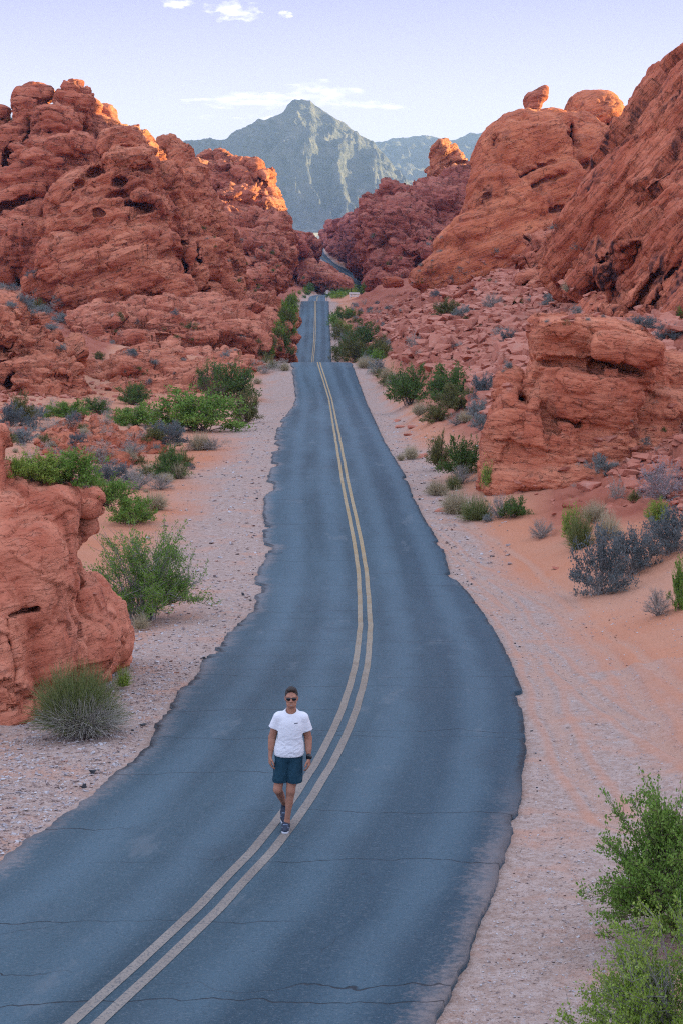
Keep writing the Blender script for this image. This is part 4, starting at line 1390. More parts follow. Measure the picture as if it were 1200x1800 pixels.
    lob = fill(outl, 150, 7, 32, jD, 12, roll=-8, depth=1.2) + [
        L(705, 420, jD(705, 400), 60, 66, 16), L(770, 390, jD(770, 370), 70, 70, 16), L(820, 370, 490, 50, 66, 14), L(720, 470, 462, 80, 36, 12), L(668, 440, jD(668, 440), 24, 56, 14),
        L(661, 346, jD(661, 350), 6, 9, 2), L(683, 338, jD(683, 345), 12, 13, 4), L(670, 346, jD(670, 350), 8, 9, 3), L(745, 420, jD(745, 420) - 12, 22, 16, 5, 10, 2.4), L(738, 448, jD(738, 448) - 10, 26, 12, 5), L(765, 452, jD(765, 452) - 8, 14, 14, 3)]
    rock('rock_formation', 'dusky purple-red ridge of jumbled boulders on the right of the far gap', lob, D, m, res=2.6, seed=12, k=1.4, warp=3, wscale=24, det=PURM)
    D = 800
    m = rock_mat('purple_red_spur', (.40, .130, .095), (.19, .055, .045), (.48, .21, .155), mpp(D), (.1, .1), .2, .25, seed=17)
    outl = [(580, 436), (592, 406), (605, 386), (622, 384), (632, 372), (644, 362), (660, 350), (680, 350), (690, 420), (690, 498), (664, 492), (634, 470), (606, 453)]
    lob = fill(outl, 90, 5, 20, jE, 17, roll=-14, depth=3.2) + [L(622, 424, jE(622, 418), 20, 30, 40), L(650, 435, jE(650, 425), 28, 46, 40), L(600, 426, jE(600, 422), 12, 20, 40), L(668, 450, jE(668, 440), 22, 46, 40), L(590, 432, jE(590, 430), 8, 12, 40), L(606, 389, jE(606, 390), 3.5, 9, 4), L(623, 386, jE(623, 388), 5, 8, 4)]
    rock('rock_formation', 'tapering spur of the dusky right ridge running down to the far road', lob, D, m, res=2.4, seed=17, k=1.4, warp=2, wscale=24, det=PURM)
    D = 500
    m = rock_mat('red_pinnacle', (0.560, 0.192, 0.099), DRED, PALE, mpp(D), (-.6, .1), .25, .15, seed=13)
    lob = [L(775, 285, 505, 20, 34, 5, -8, 2.8), L(786, 266, 508, 10, 20, 3, 8, 2.8), L(797, 276, 506, 12, 20, 3, 20), L(808, 292, 504, 16, 20, 4, 30), L(820, 300, 503, 14, 16, 4), L(790, 305, 502, 32, 18, 6), L(765, 300, 506, 12, 26, 4), H(783, 288, 499, 2, 16, 2, -20), H(800, 290, 500, 22, 1.5, 2, 10)]
    rock('rock_pinnacle', 'sunlit blunt pinnacle on the far right ridge, gold on its right side', lob, D, m, res=2.0, seed=13, k=3, warp=3, wscale=20, det=dict(dip=(-.6, .1), st1=(8, 1.4), cell=(18, 1.6), crack=1.6, f=(8, 1.2), pit=.6), cat='rock pinnacle')

    # ---- far left ridge
    D = 400
    m = rock_mat('red_far_ridge', (0.513, 0.178, 0.111), DRED, PALE, mpp(D), (.1, .1), .25, .3, seed=14)
    outl = [(318, 290), (330, 262), (345, 285), (372, 290), (385, 276), (405, 282), (415, 285), (430, 300), (462, 325), (484, 366), (502, 392), (512, 420), (510, 500), (480, 520), (430, 530), (400, 500), (380, 430), (340, 340)]
    lob = fill(outl, 170, 7, 30, lambda x, y: 432 - (y - 280) * .30, 14, roll=18, depth=1.1) + [
        L(360, 350, 425, 36, 66, 14), L(420, 400, 415, 44, 76, 14), L(464, 446, 405, 38, 54, 14), L(494, 470, 396, 18, 36, 12), L(440, 485, 388, 56, 32, 10), L(380, 300, 436, 26, 30, 6),
        L(405, 352, 404, 20, 16, 4, 0, 3.5), L(406, 340, 406, 12, 8, 3), L(378, 395, 398, 16, 12, 4), L(455, 440, 380, 36, 22, 5, -6, 2.6), L(430, 425, 388, 24, 18, 4), L(490, 450, 395, 26, 24, 5)]
    rock('rock_formation', 'rubbly red ridge descending to the road on the left of the far gap', lob, D, m, res=2.6, seed=14, k=1.4, warp=3, wscale=24, det=dict(dip=(.1, .1), tilt=.32, st1=(9, 2.0), st2=(4, .9), cell=(22, 2.8), crack=3.0, f=(10, 1.6), pit=.8))
    D = 660
    m = rock_mat('red_far_spur', (.46, .145, .092), DRED, PALE, mpp(D), (.1, .1), .25, .3, seed=18)
    outl = [(476, 372), (492, 376), (508, 396), (530, 412), (546, 423), (556, 434), (552, 446), (544, 466), (530, 498), (505, 515), (476, 520)]
    lob = fill(outl, 80, 5, 18, kE, 18, roll=22, depth=3.2) + [L(500, 446, kE(500, 440), 22, 46, 30), L(522, 446, kE(522, 440), 14, 32, 40), L(540, 440, kE(540, 436), 9, 18, 50), L(488, 430, kE(488, 425), 14, 50, 30)]
    rock('rock_formation', 'tapering spur of the rubbly left ridge running down to the far gap', lob, D, m, res=2.4, seed=18, k=1.4, warp=2, wscale=24, det=PURM)
    D = 410
    m = rock_mat('red_fin', (0.525, 0.170, 0.097), DRED, PALE, mpp(D), (-.4, .1), .3, .15, seed=15)
    lob = [L(418, 310, 424, 14, 30, 4, 8, 3), L(438, 315, 422, 16, 34, 4, 12, 3), L(455, 318, 420, 14, 36, 4, 14, 3), L(468, 335, 418, 15, 32, 5, 16, 3), L(484, 360, 418, 13, 24, 4, 30), L(472, 374, 416, 24, 22, 5, 0, 3), L(496, 388, 424, 9, 16, 3, 20), L(450, 350, 420, 34, 34, 6), L(414, 286, 428, 7, 6, 2), L(478, 304, 422, 8, 8, 2),
           H(432, 320, 417, 2, 34, 2, 12), H(464, 330, 413, 2, 36, 2.5, 20), H(446, 322, 416, 1.6, 26, 2, 10)]
    rock('rock_formation', 'upright red fins catching gold sunlight on the far left ridge', lob, D, m, res=2.0, seed=15, k=3, warp=3, wscale=20, det=dict(dip=(-.4, .1), st1=(9, 1.6), cell=(24, 1.8), crack=1.8, f=(9, 1.3), pit=.7))
    D = 640
    m = rock_mat('red_knoll', (.50, .19, .12), DRED, PALE, mpp(D), (.1, .1), .1, .3, seed=16)
    lob = fill([(530, 498), (538, 470), (548, 448), (558, 450), (572, 466), (590, 478), (608, 488), (622, 500), (600, 508), (545, 510)], 46, 5, 15, lambda x, y: 655 + (505 - y) * .5, 16, roll=-18) + [L(556, 488, 660, 24, 20, 8), L(585, 494, 655, 24, 12, 7, -14), L(545, 480, 665, 14, 26, 8), L(606, 499, 652, 14, 8, 5, -14)]
    rock('rock_formation', 'small rubbly knoll in front of the far road bend', lob, D, m, res=2.0, seed=16, k=1.5, warp=2, wscale=20, det=dict(dip=(.1, .1), tilt=.3, st1=(8, 1.4), cell=(18, 2.0), crack=2.2, f=(9, 1.2), pit=.5))


# ------------------------------------------------------------------ placing on what is already built
bpy.context.view_layer.update()
DG = bpy.context.evaluated_depsgraph_get()


def hit(px, py):
    """the first surface met by the sight line through (px, py): point, normal"""
    v = (900 - py) / F
    dr = Vector(((px - 600) / F, ct + v * st, -st + v * ct)).normalized()
    ok, loc, nor, idx, ob, mw = SC.ray_cast(DG, Vector((0, 0, ZC)) + dr * 4, dr)
    if not ok:
        return None
    return np.array(loc), np.array(nor), ob.name


def simple_mat(name, col, rough=.8, spec=.3, var=None, scale=8.0, metal=0.0):
    m = bpy.data.materials.new(name)
    m.use_nodes = True
    t = NT(m.node_tree)
    P = t.n('ShaderNodeTexCoord').outputs['Object']
    c = col
    if var is not None:
        c = t.mix(t.rng(t.noise(P, scale, 4, .6), .35, .65), col, var)
    b = t.n('ShaderNodeBsdfPrincipled', ins={'Base Color': c, 'Roughness': rough, 'Specular IOR Level': spec, 'Metallic': metal})
    o = t.n('ShaderNodeOutputMaterial')
    t.t.links.new(b.outputs[0], o.inputs[0])
    return m


# ------------------------------------------------------------------ single boulders worth their own shape
def one_boulder(name, label, lob, D, c, res=1.8, seed=0, dip=(-.2, .1), group=None, **kw):
    m = rock_mat(name + '_stone', c, DRED, PALE, mpp(D), dip, .2, .2, seed=seed)
    return rock(name, label, lob, D, m, res=res, seed=seed, k=4, warp=3, wscale=25, cat='boulder', group=group,
                det=dict(dip=dip, st1=(12, .7), st2=(5, .4), cell=(24, .7), crack=.9, f=(14, .8), pit=.0, blk=.3), **kw)


one_boulder('balanced_boulder', 'leaning pointed boulder perched on the skyline, its right edge sunlit',
            [L(936, 178, 312, 17, 16, 1.5, 0, 2.6), L(944, 170, 312, 16, 13, 1.4, 30, 2.6), L(953, 164, 312, 9, 11, 1.0, 20, 3), L(959, 158, 312, 4.5, 7, .6, -10, 3), L(936, 190, 312, 14, 8, 1.8, 0, 4)], 312, RED, seed=21)
one_boulder('rounded_boulder', 'large tan-red rounded boulder resting on the middle of the right-hand scree',
            [L(948, 468, 205, 27, 38, 2.6, 8, 2.8), L(966, 466, 207, 16, 34, 2.2, 14, 3), L(938, 486, 204, 22, 22, 2.0, 0, 3), H(962, 470, 203, 1.5, 34, 2.0, 12)], 205, (.45, .16, .09), seed=22)
one_boulder('flat_boulder', 'flat-topped red boulder standing at the foot of the far right ridge',
            [L(690, 497, 345, 20, 9, 2.6, 2, 4), L(686, 493, 345, 16, 5, 2.4, 0, 4)], 345, (.46, .13, .07), seed=23)
one_boulder('tilted_slab', 'longer of two tilted slabs leaning on the right-hand scree',
            [L(838, 518, 238, 24, 6, 1.0, 26, 5)], 238, (.46, .15, .09), seed=24)
one_boulder('tilted_slab', 'steeper upper slab of the two leaning on the right-hand scree',
            [L(815, 512, 240, 22, 4.5, 1.0, 38, 5)], 240, (.46, .15, .09), seed=25)
one_boulder('flat_slab', 'thin flat slab lying just below the large rounded boulder',
            [L(921, 512, 192, 20, 5, 1.2, 12, 5)], 192, (.48, .16, .10), seed=26)
bpy.context.view_layer.update()


# ------------------------------------------------------------------ angular stones
def stone_mesh(seed, mat, flat=.6, n=16):
    rnd = random.Random(seed)
    bm = bmesh.new()
    for _ in range(n):
        d_ = Vector((rnd.gauss(0, 1), rnd.gauss(0, 1), rnd.gauss(0, 1))).normalized()
        r = rnd.uniform(.75, 1.0)
        q = Vector((math.copysign(abs(d_.x) ** .6, d_.x), math.copysign(abs(d_.y) ** .6, d_.y), math.copysign(abs(d_.z) ** .6, d_.z)))
        bm.verts.new(Vector((q.x, q.y * .8, q.z * flat)) * r)
    bmesh.ops.convex_hull(bm, input=bm.verts)
    bmesh.ops.delete(bm, geom=[v for v in bm.verts if not v.link_faces], context='VERTS')
    me = bpy.data.meshes.new('stone')
    bm.to_mesh(me)
    bm.free()
    me.materials.append(mat)
    return me


def stone_mat(name, c1, c2, c3, bs=1.0):
    m = bpy.data.materials.new(name)
    m.use_nodes = True
    t = NT(m.node_tree)
    P = t.n('ShaderNodeNewGeometry').outputs['Position']
    oi = t.n('ShaderNodeObjectInfo').outputs['Random']
    n1 = t.noise(P, 1.3 * bs, 5, .65)
    n2 = t.noise(P, 6 * bs, 4, .7)
    c = t.mix(oi, c1, c2)
    c = t.mix(t.math('MULTIPLY', t.rng(n1, .5, .7), .7), c, c3)
    c = t.mix(t.math('MULTIPLY', t.rng(n2, .55, .75), .4), c, t.vmath('SCALE', c1, .5))
    bm = t.n('ShaderNodeBump', ins={'Strength': .8, 'Distance': .12 / bs, 'Height': t.math('ADD', n1, t.math('MULTIPLY', n2, .5))})
    b = t.n('ShaderNodeBsdfPrincipled', ins={'Base Color': c, 'Roughness': .92, 'Specular IOR Level': .15, 'Normal': bm.outputs[0]})
    o = t.n('ShaderNodeOutputMaterial')
    t.t.links.new(b.outputs[0], o.inputs[0])
    return m


SM = stone_mat('red_stone', (.58, .225, .150), (.44, .135, .085), (.64, .34, .25))
STONES = [stone_mesh(200 + i, SM, random.uniform(.4, .8)) for i in range(12)]


def put_stone(px, py, wpx, label, group=None, flat=None, sink=.25, mesh=None, rz=None, name='boulder'):
    h = hit(px, py)
    if h is None:
        return None
    p, n, nm = h
    if nm.startswith(('road', 'centre', 'haze')):
        return None
    r = wpx * .5 * mpp(p[1])
    o = link(name, mesh or random.choice(STONES))
    f = flat or random.uniform(.7, 1.1)
    o.scale = (r, r * random.uniform(.8, 1.1), r * f)
    o.rotation_euler = (random.uniform(-.35, .35), random.uniform(-.35, .35), rz if rz is not None else random.uniform(0, 6.28))
    o.location = (p[0], p[1] + r * .3, p[2] + r * f * (.45 - sink))
    return tag(o, label, 'boulder', group)


# named ones beside the road and under the capped outcrop
for (px, py, wd, fl, lb) in [
        (695, 742, 22, .5, 'upper of the flat red stones lying on the right road shoulder'),
        (702, 752, 24, .5, 'second flat red stone on the right shoulder, just below the upper one'),
        (726, 752, 26, .4, 'thin red slab beside the two flat stones on the right shoulder'),
        (716, 766, 18, .6, 'small red stone by a dry tuft on the right shoulder'),
        (738, 805, 34, .5, 'low red stone under a straw tuft at the right road edge'),
        (762, 752, 12, .5, 'little red stone alone on pale sand right of the road'),
        (776, 899, 36, .38, 'flat brick-red block lying on the right road shoulder'),
        (1036, 860, 58, .75, 'biggest boulder below the capped outcrop, between grey tufts'),
        (998, 892, 30, .8, 'rounded boulder just below and left of the biggest boulder'),
        (974, 905, 16, .7, 'small stone in red sand beside the grey ball-shaped shrub'),
        (1108, 768, 46, .7, 'angular block on top of the stone pile under the cap slab'),
        (1072, 772, 34, .6, 'middle angular block in the stone pile under the cap slab'),
        (1052, 776, 28, .6, 'left angular block in the stone pile under the cap slab'),
        (1116, 790, 36, .7, 'pinkish block at the lower right of the stone pile'),
        (995, 828, 40, .55, 'wide angular boulder against the smooth foot of the capped outcrop'),
        (682, 703, 10, .5, 'dark red stone at the road edge beside the green bush'),
        (978, 1000, 22, .3, 'flat red stone in sand left of the dark shrub'),
        (166, 1005 + 40, 16, .6, 'small red stone at the foot of the feathery green bush')]:
    put_stone(px, py, wd, lb, flat=fl)


USED = set()


def unique_label(head, px, py, marks):
    for m_ in sorted(marks, key=lambda m_: (m_[0] - px) ** 2 + (m_[1] - py) ** 2):
        lb = head + ' ' + rel_to(px, py, [m_])
        if lb not in USED:
            USED.add(lb)
            return lb
    return head + ' ' + rel_to(px, py, marks)


def rel_to(px, py, marks):
    """where a small thing lies, told from the nearest thing one can find"""
    mx, my, mn = min(marks, key=lambda m_: (m_[0] - px) ** 2 + (m_[1] - py) ** 2)
    ddx, ddy = px - mx, py - my
    if abs(ddx) > 1.2 * abs(ddy):
        r = 'left of' if ddx < 0 else 'right of'
    else:
        r = 'above' if ddy < 0 else 'below'
    return ('just ' if math.hypot(ddx, ddy) < 34 else '') + r + ' ' + mn


SCREE_MARKS = [(826, 515, 'the two tilted slabs'), (950, 468, 'the large rounded boulder'), (921, 512, 'the thin flat slab'), (690, 497, 'the flat-topped boulder'), (783, 548, 'the brown olive shrub'),
               (895, 596, 'the dark scree shrub'), (760, 680, 'the green bush pair'), (728, 605, 'the leafless grey bush'), (960, 575, 'the cap slab'), (830, 660, 'the dark grey shrub'), (880, 440, 'the big dome'), (1050, 540, 'the dark cliff foot')]


def zone(P, n, w0, w1, seed, label, group, skip=('road', 'centre'), marks=None):
    rnd = random.Random(seed)
    xs = [p[0] for p in P]
    ys = [p[1] for p in P]
    k = 0
    tries = 0
    while k < n and tries < n * 8:
        tries += 1
        x, y = rnd.uniform(min(xs), max(xs)), rnd.uniform(min(ys), max(ys))
        if in_poly(P, x, y):
            w = w0 * (w1 / w0) ** (rnd.random() ** 2.2)
            fl = rnd.uniform(.35, .95)
            lb = label
            if marks:
                sz = 'big' if w > w0 + .6 * (w1 - w0) else 'mid-sized' if w > w0 + .25 * (w1 - w0) else 'small'
                lb = unique_label('%s %s %s' % (sz, 'flat' if fl < .55 else 'chunky' if fl > .78 else 'angular', label), x, y, marks)
            if put_stone(x, y, w, lb, group, flat=fl):
                k += 1


SCREE = [(640, 545), (690, 500), (760, 480), (870, 440), (900, 470), (1060, 520), (1060, 560), (930, 590), (900, 680), (850, 720), (820, 660), (700, 640), (650, 600)]
zone(SCREE, 230, 9, 34, 31, 'red block on the scree', 'blocks on the right-hand scree', marks=SCREE_MARKS)
zone([(870, 850), (1000, 800), (1200, 700), (1200, 880), (1050, 900), (900, 880)], 60, 9, 34, 32, 'loose red stone', 'stones below the capped outcrop', marks=[(1036, 860, 'the biggest boulder'), (1110, 770, 'the stone pile'), (1168, 850, 'the mauve twiggy shrub'), (1054, 820, 'the grey-green tuft'), (900, 850, 'the outcrop foot')])
zone([(60, 800), (130, 735), (300, 780), (320, 830), (200, 850), (80, 830)], 26, 8, 22, 33, 'red stone', 'stones of the low rubble heap', marks=[(120, 760, 'the left end of the low rubble heap'), (190, 770, 'the middle of the low rubble heap'), (270, 790, 'the right end of the low rubble heap')])
zone([(400, 520), (560, 470), (620, 500), (500, 540)], 40, 5, 13, 34, 'red stone on the rubble apron', 'stones below the far left ridge', marks=[(440, 500, 'the far left ridge'), (530, 520, 'the second crest'), (590, 490, 'the far road bend')])


# countless small rubble: one mesh per surface
def rubble(name, n, px0, px1, D0, D1, r0, r1, mat, seed, dens, nv=10):
    rs = np.random.RandomState(seed)
    base = []
    for i in range(8):
        m_ = stone_mesh(seed * 50 + i, mat, .6, nv)
        vv = np.array([v.co[:] for v in m_.vertices])
        ff = []
        for p_ in m_.polygons:
            ids = list(p_.vertices)
            for j in range(1, len(ids) - 1):
                ff.append((ids[0], ids[j], ids[j + 1]))
        base.append((vv, np.array(ff)))
        bpy.data.meshes.remove(m_)
    D = np.exp(rs.uniform(math.log(D0), math.log(D1), n * 6))
    a = (rs.uniform(px0, px1, n * 6) - 600) / F
    x = a * D
    z, out = terrain_base(x, D)
    ok = dens(x, D, out, rs) & (out > .12)
    x, D = x[ok][:n], D[ok][:n]
    z = terrain(x, D)
    V, Fc, off = [], [], 0
    r = r0 * (r1 / r0) ** (rs.rand(len(x)) ** (2.6 if r1 < .2 else 1.9))
    for i in range(len(x)):
        bv, bf = base[i % 8]
        th = rs.rand() * 6.283
        c_, s_ = math.cos(th), math.sin(th)
        k = r[i] * (np.clip(D[i] / 30, 1, 1.5) if r1 < .2 else 1)
        v = bv * np.array((1, 1, rs.uniform(.6, 1.1))) * k
        v = np.stack((v[:, 0] * c_ - v[:, 1] * s_ + x[i], v[:, 0] * s_ + v[:, 1] * c_ + D[i], v[:, 2] + z[i] + k * .2), 1)
        V.append(v)
        Fc.append(bf + off)
        off += len(bv)
    me = mesh_np(name, np.concatenate(V), np.concatenate(Fc), mat, smooth=False)
    return tag(link(name, me), kind='stuff')


def slope_of(x, y):
    z0 = terrain_base(x, y)[0]
    return np.hypot((terrain_base(x + .6, y)[0] - z0) / .6, (terrain_base(x, y + .6)[0] - z0) / .6)


rubble('rubble', 12000, 630, 1180, 82, 330, .20, 1.15, SM, 41, lambda x, y, o, rs: (slope_of(x, y) > .14) & (o > 5))
rubble('rubble', 2600, 830, 1300, 54, 84, .05, .50, SM, 47, lambda x, y, o, rs: (o > 7) & (slope_of(x, y) > .10))
rubble('rubble', 1500, -150, 480, 75, 330, .12, .5, SM, 42, lambda x, y, o, rs: (o > 8) & (perlin(np.stack((x, y, x * 0), 1) / 11, 5) > .0))


def gravel_mat(name, stops, bs):
    m = bpy.data.materials.new(name)
    m.use_nodes = True
    t = NT(m.node_tree)
    P = t.n('ShaderNodeNewGeometry').outputs['Position']
    vo = t.n('ShaderNodeTexWhiteNoise', noise_dimensions='3D')
    t.set(vo.inputs['Vector'], t.vmath('FLOOR', t.vmath('SCALE', P, bs)))
    c = t.ramp(vo.outputs['Value'], stops)
    b = t.n('ShaderNodeBsdfPrincipled', ins={'Base Color': c, 'Roughness': .9, 'Specular IOR Level': .2})
    o = t.n('ShaderNodeOutputMaterial')
    t.t.links.new(b.outputs[0], o.inputs[0])
    return m


GVM = gravel_mat('roadside_gravel', [(0, (.20, .15, .14)), (.12, (.33, .23, .20)), (.35, (.46, .33, .28)), (.55, (.40, .36, .37)), (.72, (.50, .46, .46)), (.88, (.62, .58, .57)), (1, (.42, .20, .13))], 9.0)
# left shoulder near the eye: thick grey and pink gravel
rubble('gravel', 15000, -60, 480, 17, 52, .010, .05, GVM, 43, lambda x, y, o, rs: (x < road_edges(y)[1]) & (o < 9) & (rs.rand(len(x)) < np.where(y < 36, 1, .35) * np.clip(1.35 - o / 6, .12, 1)), 7)
rubble('gravel', 9000, 600, 1230, 13.5, 52, .007, .028, GVM, 44, lambda x, y, o, rs: (x > road_edges(y)[1]) & (o < 7) & (rs.rand(len(x)) < np.clip(1.2 - o / 5, .08, 1)), 7)
rubble('gravel', 1800, 250, 900, 52, 130, .02, .075, GVM, 45, lambda x, y, o, rs: (o < 6) & (rs.rand(len(x)) < np.clip(1.2 - o / 4, .08, 1)), 7)
# crumbs of broken asphalt along both edges
ACM = simple_mat('broken_asphalt', (.030, .032, .038), .8, .3, (.055, .058, .062), 5)
rubble('asphalt_crumbs', 700, 100, 960, 24, 110, .02, .085, ACM, 46, lambda x, y, o, rs: (o < .40) & (perlin(np.stack((x * 0, y, x * 0), 1) / 2.5, 6) > -.05), 8)


# ------------------------------------------------------------------ plants
def leaf_mat(name, c1, c2, c3, trans=.25):
    m = bpy.data.materials.new(name)
    m.use_nodes = True
    t = NT(m.node_tree)
    P = t.n('ShaderNodeTexCoord').outputs['Object']
    oi = t.n('ShaderNodeObjectInfo').outputs['Random']
    n1 = t.noise(P, 2.3, 3, .6)
    vo = t.n('ShaderNodeTexWhiteNoise', noise_dimensions='3D')
    t.set(vo.inputs['Vector'], t.vmath('FLOOR', t.vmath('SCALE', P, 22.0)))
    c = t.mix(t.rng(t.math('ADD', n1, t.math('MULTIPLY', t.math('SUBTRACT', oi, .5), .15)), .35, .65), c1, c2)
    c = t.mix(t.math('MULTIPLY', t.rng(vo.outputs['Value'], .55, 1.0), .7), c, c3)
    b = t.n('ShaderNodeBsdfPrincipled', ins={'Base Color': c, 'Roughness': .7, 'Specular IOR Level': .2})
    tr = t.n('ShaderNodeBsdfTranslucent', ins={'Color': c})
    mx = t.n('ShaderNodeMixShader', ins={0: trans})
    t.t.links.new(b.outputs[0], mx.inputs[1])
    t.t.links.new(tr.outputs[0], mx.inputs[2])
    o = t.n('ShaderNodeOutputMaterial')
    t.t.links.new(mx.outputs[0], o.inputs[0])
    return m


LM = {
    'green': leaf_mat('fresh_green_leaves', (.135, .265, .035), (.19, .32, .055), (.29, .40, .10)),
    'lime': leaf_mat('yellow_green_leaves', (.23, .35, .045), (.31, .41, .07), (.40, .48, .13)),
    'deep': leaf_mat('deep_green_leaves', (.075, .155, .034), (.11, .195, .046), (.19, .26, .08)),
    'olive': leaf_mat('olive_leaves', (.14, .155, .045), (.19, .19, .065), (.26, .24, .10)),
    'sage': leaf_mat('blue_grey_leaves', (.22, .26, .245), (.28, .31, .285), (.38, .40, .36)),
    'salt': leaf_mat('dark_grey_green_leaves', (.11, .14, .145), (.15, .18, .18), (.25, .28, .27)),
    'tan': leaf_mat('dry_tan_stalks', (.44, .36, .215), (.52, .43, .27), (.60, .52, .36), .15),
    'straw': leaf_mat('pale_straw', (.52, .43, .26), (.58, .50, .33), (.66, .60, .44), .15),
    'grey': leaf_mat('grey_twigs', (.36, .325, .27), (.43, .40, .34), (.52, .49, .43), .1),
    'mauve': leaf_mat('mauve_twigs', (.33, .27, .30), (.40, .34, .36), (.48, .42, .43), .1),
    'broom': leaf_mat('green_broom_stems', (.15, .19, .055), (.21, .235, .085), (.30, .30, .14), .15),
}
TWIG = simple_mat('brown_twig', (.12, .085, .06), .9, .1, (.20, .16, .13), 6)
GTWIG = simple_mat('grey_twig', (.28, .25, .22), .9, .1, (.32, .30, .28), 6)


def tubes(A, B, ra, rb):
    n = len(A)
    d_ = B - A
    d_ /= np.linalg.norm(d_, axis=1)[:, None] + 1e-9
    up = np.where(np.abs(d_[:, 2:3]) < .9, np.array([[0, 0, 1.0]]), np.array([[1.0, 0, 0]]))
    s = np.cross(d_, up)
    s /= np.linalg.norm(s, axis=1)[:, None] + 1e-9
    t_ = np.cross(s, d_)
    V = []
    for k in range(3):
        a = k * 2.0944
        V.append(A + (s * math.cos(a) + t_ * math.sin(a)) * ra)
    for k in range(3):
        a = k * 2.0944
        V.append(B + (s * math.cos(a) + t_ * math.sin(a)) * rb)
    V = np.stack(V, 1).reshape(-1, 3)
    b = np.arange(n)[:, None] * 6
    q = [np.array([[k, (k + 1) % 3, 3 + (k + 1) % 3, 3 + k]]) + b for k in range(3)]
    return V, np.concatenate(q)


def shrub_geo(seed, n1=26, n2=5, nleaf=3000, leaf=.05, asp=.45, rise=.25, shell=(.55, 1.0), sub=.32, holes=-.25, base=.10, stem_r=.012, inner=.25, low=0.0):
    """a shrub of radius 1 and height about 1: (stem verts, faces), (leaf verts, faces)"""
    rs = np.random.RandomState(seed)
    th = rs.rand(n1) * 2 * np.pi
    el_ = np.arcsin(np.clip(rs.rand(n1) ** .8, low, .995))
    rr = rs.uniform(shell[0], shell[1], n1)
    E = np.stack((np.cos(th) * np.cos(el_) * rr, np.sin(th) * np.cos(el_) * rr, np.sin(el_) * rr), 1)
    P0 = np.stack((rs.normal(size=n1), rs.normal(size=n1), np.zeros(n1)), 1) * base
    M = P0 * .4 + E * .6 + np.array((0, 0, rise)) * rs.uniform(.3, 1, (n1, 1)) * (1 - E[:, 2:3])
    M[:, :2] *= .85

    def bez(i, t_):
        t_ = t_[:, None]
        return P0[i] * (1 - t_) ** 2 + 2 * M[i] * t_ * (1 - t_) + E[i] * t_ ** 2
    A, B, ra, rb = [], [], [], []
    idx = np.arange(n1)
    for k in range(4):
        A.append(bez(idx, np.full(n1, k / 4)))
        B.append(bez(idx, np.full(n1, (k + 1) / 4)))
        ra.append(np.full(n1, stem_r * (1 - .75 * k / 4)))
        rb.append(np.full(n1, stem_r * (1 - .75 * (k + 1) / 4)))
    ns = n1 * n2
    pi = rs.randint(0, n1, ns)
    t0 = rs.uniform(inner, 1.0, ns)
    S = bez(pi, t0)
    dr = E[pi] - P0[pi]
    dr /= np.linalg.norm(dr, axis=1)[:, None]
    dr = dr + rs.normal(size=(ns, 3)) * .65
    dr[:, 2] = np.abs(dr[:, 2]) * .8 + .05
    dr /= np.linalg.norm(dr, axis=1)[:, None]
    T = S + dr * rs.uniform(.4, 1.0, (ns, 1)) * sub
    A.append(S)
    B.append(T)
    ra.append(np.full(ns, stem_r * .35))
    rb.append(np.full(ns, stem_r * .15))
    stems = tubes(np.concatenate(A), np.concatenate(B), np.concatenate(ra)[:, None], np.concatenate(rb)[:, None])
    leaves = None
    if nleaf:
        j = rs.randint(0, ns, int(nleaf * 1.5))
        t_ = rs.rand(len(j), 1) ** .7
        C = S[j] * (1 - t_) + T[j] * t_ + rs.normal(size=(len(j), 3)) * leaf * .6
        C[:, 2] = np.abs(C[:, 2])
        keep = perlin(C * 2.6, seed % 50) > holes
        C, j = C[keep][:nleaf], j[keep][:nleaf]
        a = dr[j] + rs.normal(size=(len(j), 3)) * .7
        a /= np.linalg.norm(a, axis=1)[:, None]
        b = np.cross(a, rs.normal(size=(len(j), 3)))
        b /= np.linalg.norm(b, axis=1)[:, None] + 1e-9
        l = leaf * rs.uniform(.6, 1.3, (len(j), 1))
        V = np.stack((C - a * l * .5, C + b * l * asp * .5, C + a * l * .5, C - b * l * asp * .5), 1).reshape(-1, 3)
        leaves = (V, np.arange(len(j) * 4).reshape(-1, 4))
    return stems, leaves


def tuft_geo(seed, n=500, wid=.016, spread=.95, droop=.25, lo=.1, kink=.10):
    """a clump of thin blades or stalks"""
    rs = np.random.RandomState(seed)
    th = rs.rand(n) * 2 * np.pi
    el_ = np.arcsin(np.clip(rs.rand(n) ** .7, lo, .99))
    rr = rs.uniform(.55, 1.0, n)
    E = np.stack((np.cos(th) * np.cos(el_) * spread, np.sin(th) * np.cos(el_) * spread, np.sin(el_)), 1) * rr[:, None]
    P0 = np.stack((np.cos(th) * rs.rand(n), np.sin(th) * rs.rand(n), np.zeros(n)), 1) * .30
    M = (P0 + E) / 2 + np.array((0, 0, droop)) * (1 - np.sin(el_))[:, None] + rs.normal(size=(n, 3)) * kink
    side = np.cross(E - P0, rs.normal(size=(n, 3)))
    side /= np.linalg.norm(side, axis=1)[:, None] + 1e-9
    V = []
    ts = (0, .35, .7, 1)
    for i, t_ in enumerate(ts):
        c = P0 * (1 - t_) ** 2 + 2 * M * t_ * (1 - t_) + E * t_ ** 2
        w_ = wid * (1 - .75 * t_)
        V += [c - side * w_, c + side * w_]
    V = np.stack(V, 1).reshape(-1, 3)
    b = np.arange(n)[:, None] * 8
    q = np.concatenate([np.array([[2 * i, 2 * i + 1, 2 * i + 3, 2 * i + 2]]) + b for i in range(3)])
    V[:, 2] = np.maximum(V[:, 2], 0)
    return V, q


SHR = {}


